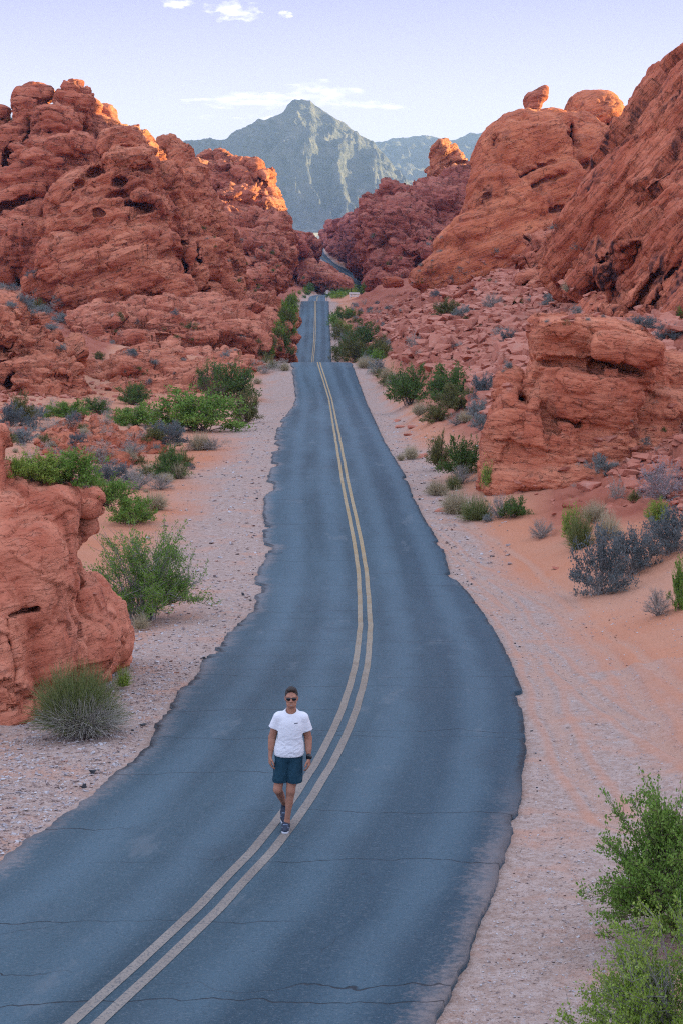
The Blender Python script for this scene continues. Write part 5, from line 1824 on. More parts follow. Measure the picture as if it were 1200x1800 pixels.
def shrub_meshes(kind, var, lod):
    key = (kind, var, lod)
    if key in SHR:
        return SHR[key]
    sd = 300 + var * 17 + hash_(kind) % 97 + lod * 5
    hi = lod == 0
    if kind in ('tan', 'straw', 'broom'):
        V, q = tuft_geo(sd, 900 if hi else 260, .010 if hi else .022, .95, .28 if kind != 'broom' else .1, lo=.12)
        out = (mesh_np('stalks', V, q, LM[kind], False), None)
    elif kind in ('grey', 'mauve'):
        (sv, sf), lv = shrub_geo(sd, 40 if hi else 22, 14 if hi else 8, 3600 if hi else 700, .045 if hi else .09, .35, .2, (.7, 1), .35, -.5, .08, .012)
        out = (mesh_np('crown', lv[0], lv[1], LM[kind], False), mesh_np('stems', sv, sf, GTWIG, False))
    else:
        if kind in ('sage', 'salt'):
            (sv, sf), lv = shrub_geo(sd, 50, 9, 6000 if hi else 1200, .055 if hi else .10, .5, .2, (.70, 1), .26, -.8, .12, .010, .35)
            tw = GTWIG
        else:
            (sv, sf), lv = shrub_geo(sd, 40, 10, 7200 if hi else 1300, .060 if hi else .11, .5, .25, (.6, 1.0), .34, -.55, .10, .011, .3)
            tw = TWIG
        out = (mesh_np('crown', lv[0], lv[1], LM[kind], False), mesh_np('stems', sv, sf, tw, False))
    SHR[key] = out
    return out


def hash_(s):
    return sum((i + 3) * ord(c) for i, c in enumerate(s))


KN = {'green': 'green_shrub', 'lime': 'green_shrub', 'deep': 'green_shrub', 'olive': 'olive_shrub', 'sage': 'sage_shrub', 'salt': 'saltbush', 'tan': 'grass_tuft', 'straw': 'grass_tuft',
      'broom': 'broom_shrub', 'grey': 'dry_shrub', 'mauve': 'dry_shrub'}
CATN = {'green_shrub': 'shrub', 'olive_shrub': 'shrub', 'sage_shrub': 'shrub', 'saltbush': 'shrub', 'grass_tuft': 'grass tuft', 'broom_shrub': 'shrub', 'dry_shrub': 'shrub'}


def shrub(kind, px, py, wpx, hpx, label, group=None, var=None, meshes=None, depth=1.0, onto=None, parts=None, small=False):
    """px,py: foot of the plant in the photograph; wpx,hpx: its size there"""
    if onto is None:
        h = hit(px, py)
        if h is None or h[2].startswith(('road', 'centre')):
            return None
        p = h[0]
    else:
        p = np.array(onto)
    u = mpp(p[1])
    wpx, hpx = wpx * 1.22, hpx * 1.12
    lod = 0 if wpx > 42 else 1
    var = random.randrange(3) if var is None else var
    m1, m2 = meshes or shrub_meshes(kind, var, lod)
    nm = KN[kind]
    sc = (wpx * .5 * u, wpx * .5 * u * depth, hpx * u * 1.05)
    loc = (p[0], p[1] + wpx * .22 * u, p[2] - .04 * hpx * u)
    rz = random.uniform(0, 6.28) if depth == 1.0 else 0
    if m2 is None or small:
        o = link(nm, m1)
        o.location, o.scale, o.rotation_euler = loc, sc, (0, 0, rz)
        return tag(o, label, CATN[nm], group)
    o = empty(nm, loc, rz)
    o.scale = sc
    link('crown', m1, o)
    link('stems', m2, o)
    return tag(o, label, CATN[nm], group)


# ---- foreground: individual plants
def near_bush(label, px, py, wm, hm, seed, kind, n1, n2, nl, leaf, sub, holes, asp=.5, rise=.25, twig=TWIG, D=None, stem=.006, inner=.3, depth=1.0, shell=(.6, 1.0), low=0.0):
    g = ground(px, py) if D is None else at(px, py, D)
    (sv, sf), lv = shrub_geo(seed, n1, n2, nl, leaf, asp, rise, shell, sub, holes, .08, stem, inner, low)
    o = empty(KN[kind], (g[0], g[1], g[2] - .05))
    o.scale = (wm / 2, wm / 2 * depth, hm)
    link('crown', mesh_np('crown', lv[0], lv[1], LM[kind], False), o)
    link('stems', mesh_np('stems', sv, sf, twig, False), o)
    return tag(o, label, 'shrub')


near_bush('bright green leafy bush at the lower right corner, upper half of the pair', 1215, 1640, 2.30, 1.66, 901, 'green', 130, 20, 62000, .024, .26, -.45, .6, .35, inner=.35, stem=.007)
near_bush('yellow-green leafy bush at the bottom right corner with bare grey twigs sticking out', 1205, 1880, 2.20, 1.38, 907, 'lime', 130, 20, 58000, .023, .26, -.45, .6, .35, inner=.35, twig=GTWIG, stem=.007)
near_bush('feathery green bush beside the smooth salmon outcrop on the left', 252, 1088, 3.7, 2.55, 911, 'green', 70, 16, 26000, .030, .32, -.30, .36, .35, inner=.25, stem=.009, twig=GTWIG, low=.15)


def near_tuft(label, name, px, py, wm, hm, seed, kind, n, wid, spread=.95, droop=.15, extra=None):
    g = ground(px, py)
    o = empty(name, (g[0], g[1] + wm * .2, g[2] - .03))
    o.scale = (wm / 2, wm / 2, hm)
    V, q = tuft_geo(seed, n, wid, spread, droop, .10)
    link('stalks', mesh_np('stalks', V, q, LM[kind], False), o)
    if extra:
        V, q = tuft_geo(seed + 1, int(n * .7), wid, spread * 1.02, .35, .05)
        V = V * np.array((.98, .9, .62)) + np.array((.15, -.22, 0))
        link('dry_stalks', mesh_np('dry_stalks', V, q, LM[extra], False), o)
    return tag(o, label, 'shrub')


near_tuft('dome of thin green stalks, grey below, at the foot of the smooth outcrop', 'broom_shrub', 130, 1292, 2.0, 1.22, 921, 'broom', 3200, .0055, extra='grey')
near_tuft('small yellow-green clump between the dome of stalks and the road', 'broom_shrub', 216, 1206, .55, .50, 925, 'lime', 260, .012)
near_tuft('tan-green clump under the feathery bush', 'broom_shrub', 247, 1106, .75, .50, 927, 'tan', 420, .010)

P1 = [  # kind, px, py(foot), width, height, label
    ('salt', 1058, 1048, 112, 108, 'biggest dark saltbush, at the low end of the dark row on the right bank'),
    ('salt', 1118, 1012, 104, 84, 'dark saltbush in the middle of the dark row on the right sand bank'),
    ('salt', 1178, 978, 110, 76, 'dark saltbush at the upper end of the row, by the right edge'),
    ('broom', 1020, 965, 60, 76, 'yellowish stalky clump just left of the dark saltbush row'),
    ('lime', 1004, 948, 34, 62, 'thin light green sprig left of the yellowish clump'),
    ('straw', 1070, 950, 62, 52, 'pale straw tuft above the dark saltbush row'),
    ('tan', 1046, 918, 58, 40, 'tan tuft behind the yellowish clump'),
    ('grey', 952, 948, 46, 34, 'grey ball-shaped dry shrub alone on red sand'),
    ('broom', 838, 916, 76, 46, 'olive mound of stalks at the inside of the right shoulder'),
    ('tan', 800, 905, 66, 48, 'tan grass mound left of the olive mound'),
    ('deep', 905, 912, 52, 36, 'dark green low shrub right of the olive mound'),
    ('grey', 880, 912, 44, 42, 'grey grassy shrub between the olive mound and the dark green shrub'),
    ('sage', 856, 918, 22, 14, 'tiny pale shrub dotted white in front of the olive mound'),
    ('tan', 768, 872, 52, 30, 'tan tuft at the right road edge beyond the olive mound'),
    ('broom', 796, 862, 38, 30, 'small grey-olive clump below the dark creosote bush'),
    ('deep', 812, 838, 72, 66, 'dark green creosote bush left of the capped outcrop'),
    ('olive', 772, 826, 48, 62, 'thin olive creosote bush with open twigs beside the dark creosote'),
    ('grey', 812, 852, 50, 30, 'grey dry shrub in front of the dark creosote bush'),
    ('straw', 722, 808, 36, 28, 'straw tuft over a low red stone at the right road edge'),
    ('lime', 855, 858, 22, 46, 'slim yellow-green sprig against the smooth foot of the outcrop'),
    ('deep', 722, 712, 80, 66, 'dark olive-green bush, nearest the road of the pair on the right shoulder'),
    ('deep', 790, 712, 96, 66, 'brighter green bush behind the dark olive-green one'),
    ('olive', 806, 722, 70, 46, 'olive bush at the right end of the green pair'),
    ('salt', 850, 705, 52, 48, 'dark grey shrub under the scree beside the olive bush'),
    ('straw', 738, 730, 40, 26, 'straw-grey tuft below the dark olive-green bush'),
    ('olive', 764, 742, 50, 32, 'low olive shrub below the green pair'),
    ('grey', 802, 748, 42, 22, 'grey low shrub right of the low olive shrub'),
    ('sage', 840, 736, 46, 34, 'blue-grey sage left of the capped outcrop'),
    ('straw', 820, 742, 40, 22, 'straw tuft between two grey sages'),
    ('sage', 846, 756, 42, 28, 'lower grey sage at the left foot of the capped outcrop'),
    ('tan', 704, 792 + 18, 20, 16, 'tiny tan tuft at the broken right edge of the road'),
    ('sage', 1054, 836, 48, 36, 'grey-green tuft on the slope under the stone pile'),
    ('grey', 1084, 878, 34, 42, 'upright grey shrub right of the biggest boulder'),
    ('olive', 1116, 884, 26, 24, 'small olive clump right of the upright grey shrub'),
    ('mauve', 1168, 884, 92, 68, 'mauve leafless twiggy shrub by the right edge'),
    ('lime', 1160, 922, 46, 44, 'light green sprigs in front of the mauve twiggy shrub'),
    ('green', 1196, 1072, 44, 82, 'open green sprig on the sand bank at the right edge'),
    ('grey', 1160, 1084, 60, 46, 'grey dry clump at the foot of the open green sprig'),
    # left flat
    ('green', 345, 760, 176, 74, 'broad light green bush left of the road, the largest on the flat'),
    ('deep', 400, 700, 92, 60, 'dark green bush behind the broad light green bush'),
    ('olive', 430, 745, 50, 60, 'olive twiggy bush at the right end of the broad green bush'),
    ('salt', 290, 782, 78, 40, 'blue-grey low shrub in front of the broad green bush'),
    ('tan', 352, 792, 56, 34, 'tan tuft right of the blue-grey low shrub'),
    ('grey', 372, 792, 40, 22, 'grey tuft at the pale shoulder edge'),
    ('deep', 232, 712, 64, 36, 'dark shrub left of the broad green bush'),
    ('green', 232, 748, 90, 38, 'green shrub with loose sprigs left of the broad bush'),
    ('green', 120, 736, 70, 34, 'green shrub below the blunt rock mass'),
    ('deep', 165, 728, 50, 28, 'dark green low shrub below the blunt rock mass'),
    ('salt', 20, 750, 60, 36, 'dark grey shrub at the left edge below the blunt rock mass'),
    ('olive', 34, 742, 50, 46, 'bare-branched olive shrub at the left edge'),
    ('sage', 40, 778, 60, 24, 'grey sage left of the low rubble heap'),
    ('lime', 60, 852, 120, 52, 'sprawling light green shrub behind the left outcrop'),
    ('green', 128, 856, 110, 58, 'taller green shrub right of the sprawling light green one'),
    ('green', 180, 892, 120, 52, 'green shrub just above the jutting cap slab'),
    ('salt', 196, 852, 76, 40, 'dark grey bush in the middle of the left flat'),
    ('deep', 300, 842, 62, 54, 'open dark green bush near the pale shoulder'),
    ('tan', 312, 842, 50, 30, 'tan tuft under the open dark green bush'),
    ('grey', 240, 862, 60, 34, 'grey tuft right of the dark grey bush'),
    ('grey', 282, 862, 50, 26, 'low grey tuft beside the open dark green bush'),
    ('green', 232, 925, 84, 60, 'green bush behind the feathery bush'),
    ('tan', 272, 898, 60, 36, 'tan grey tuft at the shoulder edge above the feathery bush'),
    ('grey', 180, 812, 54, 24, 'pale grey tuft on the near side of the rubble heap'),
    ('grey', 230, 800, 50, 26, 'pale grey tuft at the right end of the rubble heap'),
    ('lime', 20, 840, 60, 40, 'light green sprigs at the left edge above the outcrop'),
    # beyond the crest
    ('green', 505, 590, 40, 60, 'tall green bush on the left of the road beyond the crest'),
    ('deep', 494, 622, 46, 50, 'dark green bush nearest the crest on the left'),
    ('green', 514, 552, 26, 34, 'green bush furthest along the left side of the straight'),
    ('deep', 640, 612, 66, 44, 'green bush on the right of the road beyond the crest'),
    ('olive', 625, 636, 60, 40, 'olive bush at the crest right of the road'),
    ('olive', 668, 628, 40, 36, 'olive bush on the right, against the scree foot'),
    ('green', 612, 560, 28, 22, 'green bush beside the far end of the straight, on the right'),
    ('tan', 642, 648, 40, 22, 'straw mound at the crest beside the right shoulder'),
    ('sage', 664, 655, 34, 24, 'pale sage mound right of the straw mound'),
    ('tan', 682, 668, 36, 22, 'tan mound next along the scree foot'),
    ('straw', 640, 640, 26, 16, 'straw tuft behind the straw mound'),
    ('tan', 478, 648, 30, 18, 'tan tuft at the crest left of the road'),
    ('grey', 462, 658, 34, 20, 'grey tuft left of the crest'),
    ('olive', 455, 628, 26, 22, 'olive shrub on the pale ledge above the crest'),
    # on the scree
    ('sage', 815, 556, 38, 18, 'grey-blue shrub on the scree below the tilted slabs'),
    ('olive', 783, 558, 48, 32, 'brown olive shrub beside the grey-blue shrub on the scree'),
    ('grey', 866, 542, 40, 26, 'thin grey shrub right of the tilted slabs'),
    ('salt', 895, 604, 38, 24, 'dark green-grey shrub on the scree above the capped outcrop'),
    ('sage', 880, 590, 34, 16, 'blue-grey shrub just above the dark one on the scree'),
    ('sage', 966, 538, 32, 24, 'pale sage below the large rounded boulder'),
    ('grey', 728, 622, 30, 40, 'grey leafless bush on the red slope right of the crest'),
    ('sage', 892, 648, 18, 14, 'small pale blue sage beside the outcrop'),
    ('straw', 1000, 512, 34, 22, 'straw-green tuft below the dark cliff'),
    ('sage', 1012, 552, 20, 16, 'small sage on the cliff foot'),
    ('salt', 1175, 600, 50, 30, 'dark shrub in the hollow at the foot of the cliff'),
    ('salt', 1130, 578, 60, 22, 'grey-green shrubs line behind the cap slab'),
    ('green', 1196, 560, 26, 20, 'green shrub at the right edge on the cliff foot'),
    # left, sand pocket and ledges
    ('sage', 110, 568, 44, 18, 'blue-grey shrub on the sand pocket below the prow'),
    ('sage', 92, 580, 34, 12, 'second blue-grey shrub lower on the sand pocket'),
    ('sage', 105, 616, 26, 12, 'blue-grey shrub at the lower lip of the sand pocket'),
    ('olive', 66, 545, 30, 18, 'olive shrub at the left rim of the sand pocket'),
    ('sage', 228, 624, 22, 12, 'round sage on the pale red ledge'),
    ('olive', 338, 578, 26, 12, 'small olive shrub on the pale red ledge'),
    ('olive', 175, 632, 26, 14, 'olive shrub at the foot of the pale red ledge'),
    ('sage', 268, 640, 20, 9, 'low sage below the pale red ledge'),
    ('green', 456, 508, 14, 10, 'little green shrub on the rubble below the far left ridge'),
    ('olive', 12, 214, 26, 12, 'olive shrub in a notch of the massif at the left edge'),
    ('deep', 46, 212, 10, 12, 'small shrub growing in a crack of the massif'),
    ('sage', 1015, 440, 24, 14, 'grey shrub on the broken ledges below the dome'),
    ('sage', 978, 402, 26, 12, 'grey-green shrub at the foot of the dome'),
    ('deep', 632, 494, 10, 22, 'dark upright shrub beside the far road bend'),
]
for row in P1:
    if row[1] == 400 and row[2] == 700:
        pass
    shrub(*row)

# the young tree standing up behind the broad green bush
g = hit(392, 706)[0]
(sv, sf), lv = shrub_geo(951, 16, 16, 2600, .055, .5, .5, (.7, 1.0), .34, -.05, .04, .022, .45)
u_ = mpp(g[1])
to = empty('mesquite_tree', (g[0] - 1.0, g[1] + .4, g[2] - .1))
to.scale = (34 * u_, 34 * u_, 74 * u_)
link('crown', mesh_np('crown', lv[0] + np.array((0, 0, .12)), lv[1], LM['deep'], False), to)
link('trunk', mesh_np('trunk', sv, sf, TWIG, False), to)
tag(to, 'young dark green tree rising behind the broad green bush', 'tree')


# ---- many small ones that nothing tells apart
KADJ = {'grey': 'grey twiggy', 'tan': 'tan', 'straw': 'straw-coloured', 'sage': 'blue-grey', 'salt': 'dark grey', 'olive': 'olive', 'green': 'light green', 'deep': 'dark green', 'lime': 'yellow-green'}


def shrub_zone(P, n, w0, w1, kinds, seed, label, group, hr=(.45, .7), marks=None):
    rnd = random.Random(seed)
    xs = [p[0] for p in P]
    ys = [p[1] for p in P]
    k = tries = 0
    while k < n and tries < n * 6:
        tries += 1
        x, y = rnd.uniform(min(xs), max(xs)), rnd.uniform(min(ys), max(ys))
        if not in_poly(P, x, y):
            continue
        w_ = w0 * (w1 / w0) ** rnd.random()
        kd = rnd.choice(kinds)
        lb = label
        if marks:
            sz = 'larger' if w_ > w0 + .62 * (w1 - w0) else 'small' if w_ > w0 + .28 * (w1 - w0) else 'tiny'
            lb = unique_label('%s %s %s' % (sz, KADJ[kd], label), x, y, marks)
        if shrub(kd, x, y, w_, w_ * rnd.uniform(*hr), lb, group, small=True):
            k += 1


shrub_zone(SCREE, 60, 8, 22, ('sage', 'sage', 'salt', 'grey', 'olive'), 61, 'shrub on the scree', 'small shrubs on the right-hand scree', marks=SCREE_MARKS)
shrub_zone([(0, 500), (60, 490), (120, 530), (110, 560), (40, 560), (0, 540)], 22, 14, 34, ('sage', 'sage', 'grey', 'straw', 'salt'), 62, 'shrub in the left hollow', 'sage shrubs in the left hollow', marks=[(15, 505, 'the left edge'), (60, 500, 'the massif foot'), (105, 545, 'the sand pocket'), (30, 545, 'the blunt rock mass')])
shrub_zone([(10, 700), (140, 730), (210, 700), (330, 770), (400, 780), (330, 830), (250, 870), (60, 850), (10, 790)], 110, 14, 40, ('grey', 'tan', 'grey', 'sage', 'olive', 'salt', 'straw', 'grey'), 63, 'tuft', 'dry tufts on the left flat', marks=[(180, 770, 'the low rubble heap'), (345, 730, 'the broad green bush'), (196, 838, 'the dark grey bush'), (60, 838, 'the sprawling green shrub'), (90, 700, 'the blunt rock mass'), (300, 825, 'the open dark green bush'), (290, 768, 'the blue-grey low shrub'), (232, 735, 'the green shrub with loose sprigs')])
shrub_zone([(180, 560), (300, 540), (480, 600), (480, 640), (300, 650), (430, 690), (240, 690), (200, 640)], 42, 8, 20, ('sage', 'grey', 'olive', 'salt'), 64, 'shrub on the ledges', 'small shrubs on the low ledges', marks=[(228, 620, 'the round sage'), (338, 575, 'the small olive ledge shrub'), (175, 628, 'the olive shrub at the ledge foot'), (450, 600, 'the pale ledge end'), (400, 650, 'the young tree'), (300, 680, 'the low tilted ledge'), (300, 550, 'the steep prow')])
shrub_zone([(440, 640), (500, 618), (512, 640), (500, 655), (440, 690)], 14, 14, 30, ('tan', 'straw', 'grey', 'olive'), 65, 'tuft at the crest', 'tufts left of the crest', marks=[(478, 640, 'the tan crest tuft'), (462, 650, 'the grey tuft'), (440, 680, 'the young tree')])
shrub_zone([(625, 638), (690, 640), (720, 690), (690, 690)], 16, 14, 32, ('tan', 'straw', 'sage', 'olive'), 66, 'tuft', 'tufts right of the crest', marks=[(642, 640, 'the straw mound at the crest'), (664, 648, 'the pale sage mound'), (700, 670, 'the dark olive-green bush')])
shrub_zone([(474, 632), (524, 530), (512, 528), (480, 600), (462, 630)], 24, 16, 30, ('green', 'deep', 'olive', 'green'), 67, 'bush', 'green bushes left of the straight', (.7, 1.1), marks=[(505, 570, 'the tall bush'), (494, 605, 'the dark bush nearest the crest'), (514, 540, 'the far bush')])
shrub_zone([(586, 640), (585, 560), (605, 560), (690, 610), (690, 640)], 34, 16, 34, ('green', 'deep', 'olive', 'sage'), 68, 'bush', 'green bushes right of the straight', (.6, .95), marks=[(640, 600, 'the crest bush'), (625, 625, 'the olive bush at the crest'), (668, 618, 'the olive scree bush'), (612, 555, 'the far end bush')])
shrub_zone([(574, 527), (578, 508), (640, 502), (650, 512), (610, 526)], 46, 9, 20, ('green', 'deep', 'lime', 'green'), 69, 'bush in the far thicket', 'green bushes by the far bend', (.5, .8), marks=[(622, 518, 'the white barrier'), (575, 515, 'the marker sign'), (640, 505, 'the far road bend'), (598, 515, 'the thicket middle')])
shrub_zone([(500, 540), (540, 505), (560, 505), (538, 525)], 18, 9, 18, ('green', 'deep', 'olive'), 70, 'bush beyond the second crest', 'green bushes beyond the second crest', (.5, .8), marks=[(545, 515, 'the far road'), (515, 535, 'the far bush')])
shrub_zone([(590, 545), (640, 525), (700, 560), (640, 600), (600, 590)], 34, 7, 15, ('sage', 'grey', 'olive', 'sage'), 71, 'shrub', 'small sage at the scree foot', (.5, .8), marks=[(612, 555, 'the far end bush'), (640, 595, 'the crest bush'), (690, 555, 'the red scree'), (640, 530, 'the far thicket')])
shrub_zone([(880, 780), (1000, 800), (1200, 680), (1200, 850), (1000, 890)], 12, 12, 26, ('sage', 'grey', 'olive'), 72, 'shrub', 'small shrubs below the capped outcrop', marks=[(1036, 860, 'the biggest boulder'), (1110, 770, 'the stone pile'), (1168, 850, 'the mauve twiggy shrub'), (900, 850, 'the outcrop foot')])
shrub_zone([(340, 400), (480, 430), (560, 500), (430, 520)], 30, 6, 13, ('olive', 'sage', 'deep'), 73, 'shrub on the left ridge', 'tiny shrubs on the far left ridge', marks=[(456, 320, 'the upright fins'), (545, 480, 'the far road'), (430, 500, 'the ridge foot'), (400, 410, 'the big boulders')])
shrub_zone([(640, 400), (800, 400), (760, 480), (680, 500)], 16, 6, 12, ('olive', 'sage'), 74, 'shrub on the right ridge', 'tiny shrubs on the far right ridge', marks=[(785, 290, 'the sunlit pinnacle'), (690, 490, 'the flat-topped boulder'), (645, 470, 'the far road'), (780, 440, 'the dome foot')])


# ------------------------------------------------------------------ the walking man
def psdf(prims, voxel, k=.02):
    """smooth union of tapered capsules / ellipsoids; prim: (kind, ..., k, neg)"""
    lo = np.full(3, 9.0)
    hi = np.full(3, -9.0)
    for p in prims:
        if p[0] == 'c':
            a, b, r1, r2 = np.array(p[1], float), np.array(p[2], float), p[3], p[4]
            l_, h_ = np.minimum(a - r1, b - r2), np.maximum(a + r1, b + r2)
        elif p[0] == 'e':
            c, r = np.array(p[1], float), np.array(p[2], float)
            l_, h_ = c - r.max(), c + r.max()
        else:
            continue
        if not p[-1]:
            lo, hi = np.minimum(lo, l_), np.maximum(hi, h_)
    m = .03
    lo, hi = lo - m, hi + m
    dims = np.ceil((hi - lo) / voxel).astype(int) + 1
    ax = [(lo[i] + voxel * np.arange(dims[i])).astype(np.float32) for i in range(3)]
    dist = np.full(dims, m, np.float32)
    for p in prims:
        kk, neg = p[-2], p[-1]
        if p[0] == 'c':
            a, b, r1, r2 = np.array(p[1], float), np.array(p[2], float), p[3], p[4]
            l_, h_ = np.minimum(a - r1, b - r2) - m, np.maximum(a + r1, b + r2) + m
        elif p[0] == 'e':
            c, r = np.array(p[1], float), np.array(p[2], float)
            l_, h_ = c - r.max() - m, c + r.max() + m
        else:   # half space ('p', point, normal): cut away the normal side
            l_, h_ = lo, hi
        i0 = np.maximum(0, np.floor((l_ - lo) / voxel).astype(int))
        i1 = np.minimum(dims, np.ceil((h_ - lo) / voxel).astype(int) + 1)
        sl = tuple(slice(x, y) for x, y in zip(i0, i1))
        X, Y, Z = ax[0][sl[0]][:, None, None], ax[1][sl[1]][None, :, None], ax[2][sl[2]][None, None, :]
        if p[0] == 'c':
            ba = b - a
            t_ = np.clip(((X - a[0]) * ba[0] + (Y - a[1]) * ba[1] + (Z - a[2]) * ba[2]) / max(ba @ ba, 1e-9), 0, 1)
            d_ = np.sqrt((X - a[0] - t_ * ba[0]) ** 2 + (Y - a[1] - t_ * ba[1]) ** 2 + (Z - a[2] - t_ * ba[2]) ** 2) - (r1 + (r2 - r1) * t_)
        elif p[0] == 'e':
            x, y, z = X - c[0], Y - c[1], Z - c[2]
            if len(p) > 5 and p[3]:
                cr, sr = math.cos(p[3]), math.sin(p[3])     # pitch about X
                y, z = y * cr + z * sr, -y * sr + z * cr
            k0 = np.sqrt((x / r[0]) ** 2 + (y / r[1]) ** 2 + (z / r[2]) ** 2) + 1e-6
            k1 = np.sqrt((x / r[0] ** 2) ** 2 + (y / r[1] ** 2) ** 2 + (z / r[2] ** 2) ** 2) + 1e-6
            d_ = k0 * (k0 - 1) / k1
        else:
            n_ = np.array(p[2], float)
            n_ /= np.linalg.norm(n_)
            d_ = (X - p[1][0]) * n_[0] + (Y - p[1][1]) * n_[1] + (Z - p[1][2]) * n_[2]
            dist = np.maximum(dist, d_)
            continue
        A = dist[sl]
        if neg:
            dist[sl] = np.maximum(A, -d_)
        else:
            h = np.maximum(kk - np.abs(A - d_), 0) / kk
            dist[sl] = np.minimum(A, d_) - h * h * kk * .25
    return vdb_quads(dist, lo, voxel)


def C_(a, b, r1, r2, k=.02, neg=False):
    return ('c', a, b, r1, r2, k, neg)


def E_(c, r, pitch=0.0, k=.02, neg=False):
    return ('e', c, r, pitch, k, neg)


def hand(w_, dn, fwd, inw, mirror):
    """palm, four fingers and a thumb: wrist w_, dn along the hand, fwd to the index side, inw to the palm"""
    w_, dn, fwd, inw = [np.array(v, float) for v in (w_, dn, fwd, inw)]
    out = []
    for f_, l_ in ((.028, .088), (.009, .092), (-.010, .086), (-.028, .076)):
        k0 = w_ + dn * .02 + fwd * f_ * .6
        k1 = w_ + dn * l_ + fwd * f_
        out.append(C_(k0, k1, .016, .0125, .012))
    for f_, l_, seg in ((.030, .088, (.038, .024, .020)), (.010, .093, (.042, .027, .021)), (-.011, .087, (.039, .025, .020)), (-.030, .077, (.030, .020, .018))):
        p = w_ + dn * l_ + fwd * f_
        ang = .25
        r = .0095
        for s in seg:
            ang += .30
            q = p + (dn * math.cos(ang) + inw * math.sin(ang) + fwd * f_ * .8) * s
            out.append(C_(p, q, r, r - .0012, .004))
            p, r = q, r - .0012
    t0 = w_ + dn * .028 + fwd * .022
    t1 = t0 + (dn * .55 + fwd * .75 + inw * .30) * .040
    t2 = t1 + (dn * .85 + fwd * .35 + inw * .35) * .034
    t3 = t2 + (dn * .95 + fwd * .05 + inw * .35) * .026
    out += [C_(t0, t1, .016, .0125, .010), C_(t1, t2, .0120, .0105, .004), C_(t2, t3, .0105, .0085, .004)]
    return out


gp = ground(502.7, 1467.8)
ROADZ = float(road_z(gp[1])) + LIFT
PX, PY = gp[0] + .045, gp[1] + .14
man = empty('person', (PX, PY, ROADZ))
man.scale = (.975, .975, .975)
tag(man, 'man in white t-shirt, dark teal shorts and sunglasses walking down the left lane', 'person')
skin = simple_mat('tanned_skin', (.46, .225, .145), .55, .35, (.42, .19, .12), 14)
# joints (x to the right of the picture, -y towards the eye)
HL, HR = (-.085, .02, .93), (.055, .0, .93)           # hips
KL, KR = (-.150, -.03, .53), (.015, -.05, .52)        # knees
AL, AR = (-.070, .30, .22), (-.035, -.03, .105)       # ankles
SL, SR = (-.138, .01, 1.462), (.176, .0, 1.458)
EL_, ER_ = (-.218, .045, 1.185), (.235, .05, 1.170)
WL, WR = (-.240, -.02, .955), (.243, -.045, .935)
NX = .022
body = [E_((.02, .0, 1.33), (.155, .095, .19)), E_((.005, .005, 1.10), (.135, .09, .17)), E_((-.012, .01, .95), (.140, .10, .11)),
        C_((-.12, .01, 1.455), (.16, .0, 1.452), .050, .050, .05),
        C_((NX, .01, 1.48), (NX + .006, -.012, 1.63), .064, .056, .03),
        # head
        E_((NX + .006, .005, 1.735), (.074, .094, .100), 0, .02), E_((NX + .006, -.030, 1.670), (.058, .064, .066), 0, .04), E_((NX + .006, -.064, 1.622), (.030, .026, .020), 0, .03),
        C_((NX - .026, -.062, 1.632), (NX + .038, -.062, 1.632), .018, .018, .03),
        C_((NX + .006, -.092, 1.724), (NX + .006, -.112, 1.686), .009, .014, .014), C_((NX - .008, -.100, 1.684), (NX + .020, -.100, 1.684), .009, .009, .008),
        C_((NX - .036, -.078, 1.738), (NX + .048, -.078, 1.738), .014, .014, .02), E_((NX - .034, -.064, 1.690), (.022, .024, .020), 0, .02), E_((NX + .046, -.064, 1.690), (.022, .024, .020), 0, .02),
        C_((NX - .018, -.090, 1.655), (NX + .030, -.090, 1.655), .0065, .0065, .006), C_((NX - .014, -.087, 1.643), (NX + .026, -.087, 1.643), .0075, .0075, .006),
        C_((NX - .024, -.101, 1.649), (NX + .036, -.101, 1.649), .0035, .0035, .004, True),
        E_((NX - .070, .012, 1.700), (.011, .024, .034), 0, .008), E_((NX + .082, .012, 1.700), (.011, .024, .034), 0, .008)]
for S, E2_, W, fw in ((SL, EL_, WL, -1), (SR, ER_, WR, 1)):
    S, E2_, W = np.array(S), np.array(E2_), np.array(W)
    body += [C_(S, E2_, .050, .040, .03), C_(S * .55 + E2_ * .45, E2_, .043, .038, .03), C_(E2_, W, .039, .026, .03), C_(E2_ * .75 + W * .25, E2_ * .45 + W * .55, .041, .033, .03)]
    dn = W - E2_
    dn = dn / np.linalg.norm(dn) * .7 + np.array((0, .0, -1)) * .5
    dn /= np.linalg.norm(dn)
    inw = np.array((-fw, .35, 0.0))
    inw -= dn * (inw @ dn)
    inw /= np.linalg.norm(inw)
    fwd = np.cross(dn, inw)
    if fwd[1] > 0:
        fwd = -fwd
    body += hand(W, dn, fwd, inw, fw)
for Hh, K, A in ((HL, KL, AL), (HR, KR, AR)):
    Hh, K, A = np.array(Hh), np.array(K), np.array(A)
    sh = A - K
    body += [C_(Hh, K, .086, .054, .04), C_(K, A, .048, .033, .03), C_(K + sh * .12 + (0, .024, 0), K + sh * .45 + (0, .028, 0), .046, .043, .03), E_(K + np.array((0, -.018, 0)), (.042, .036, .054), 0, .02)]
body += [C_(AL, (-.072, .315, .10), .036, .032, .02), C_(AR, (-.040, -.02, .05), .037, .034, .02)]
V, q = psdf(body, .0058)
me = mesh_np('body', V, q, skin)
link('body', me, man)


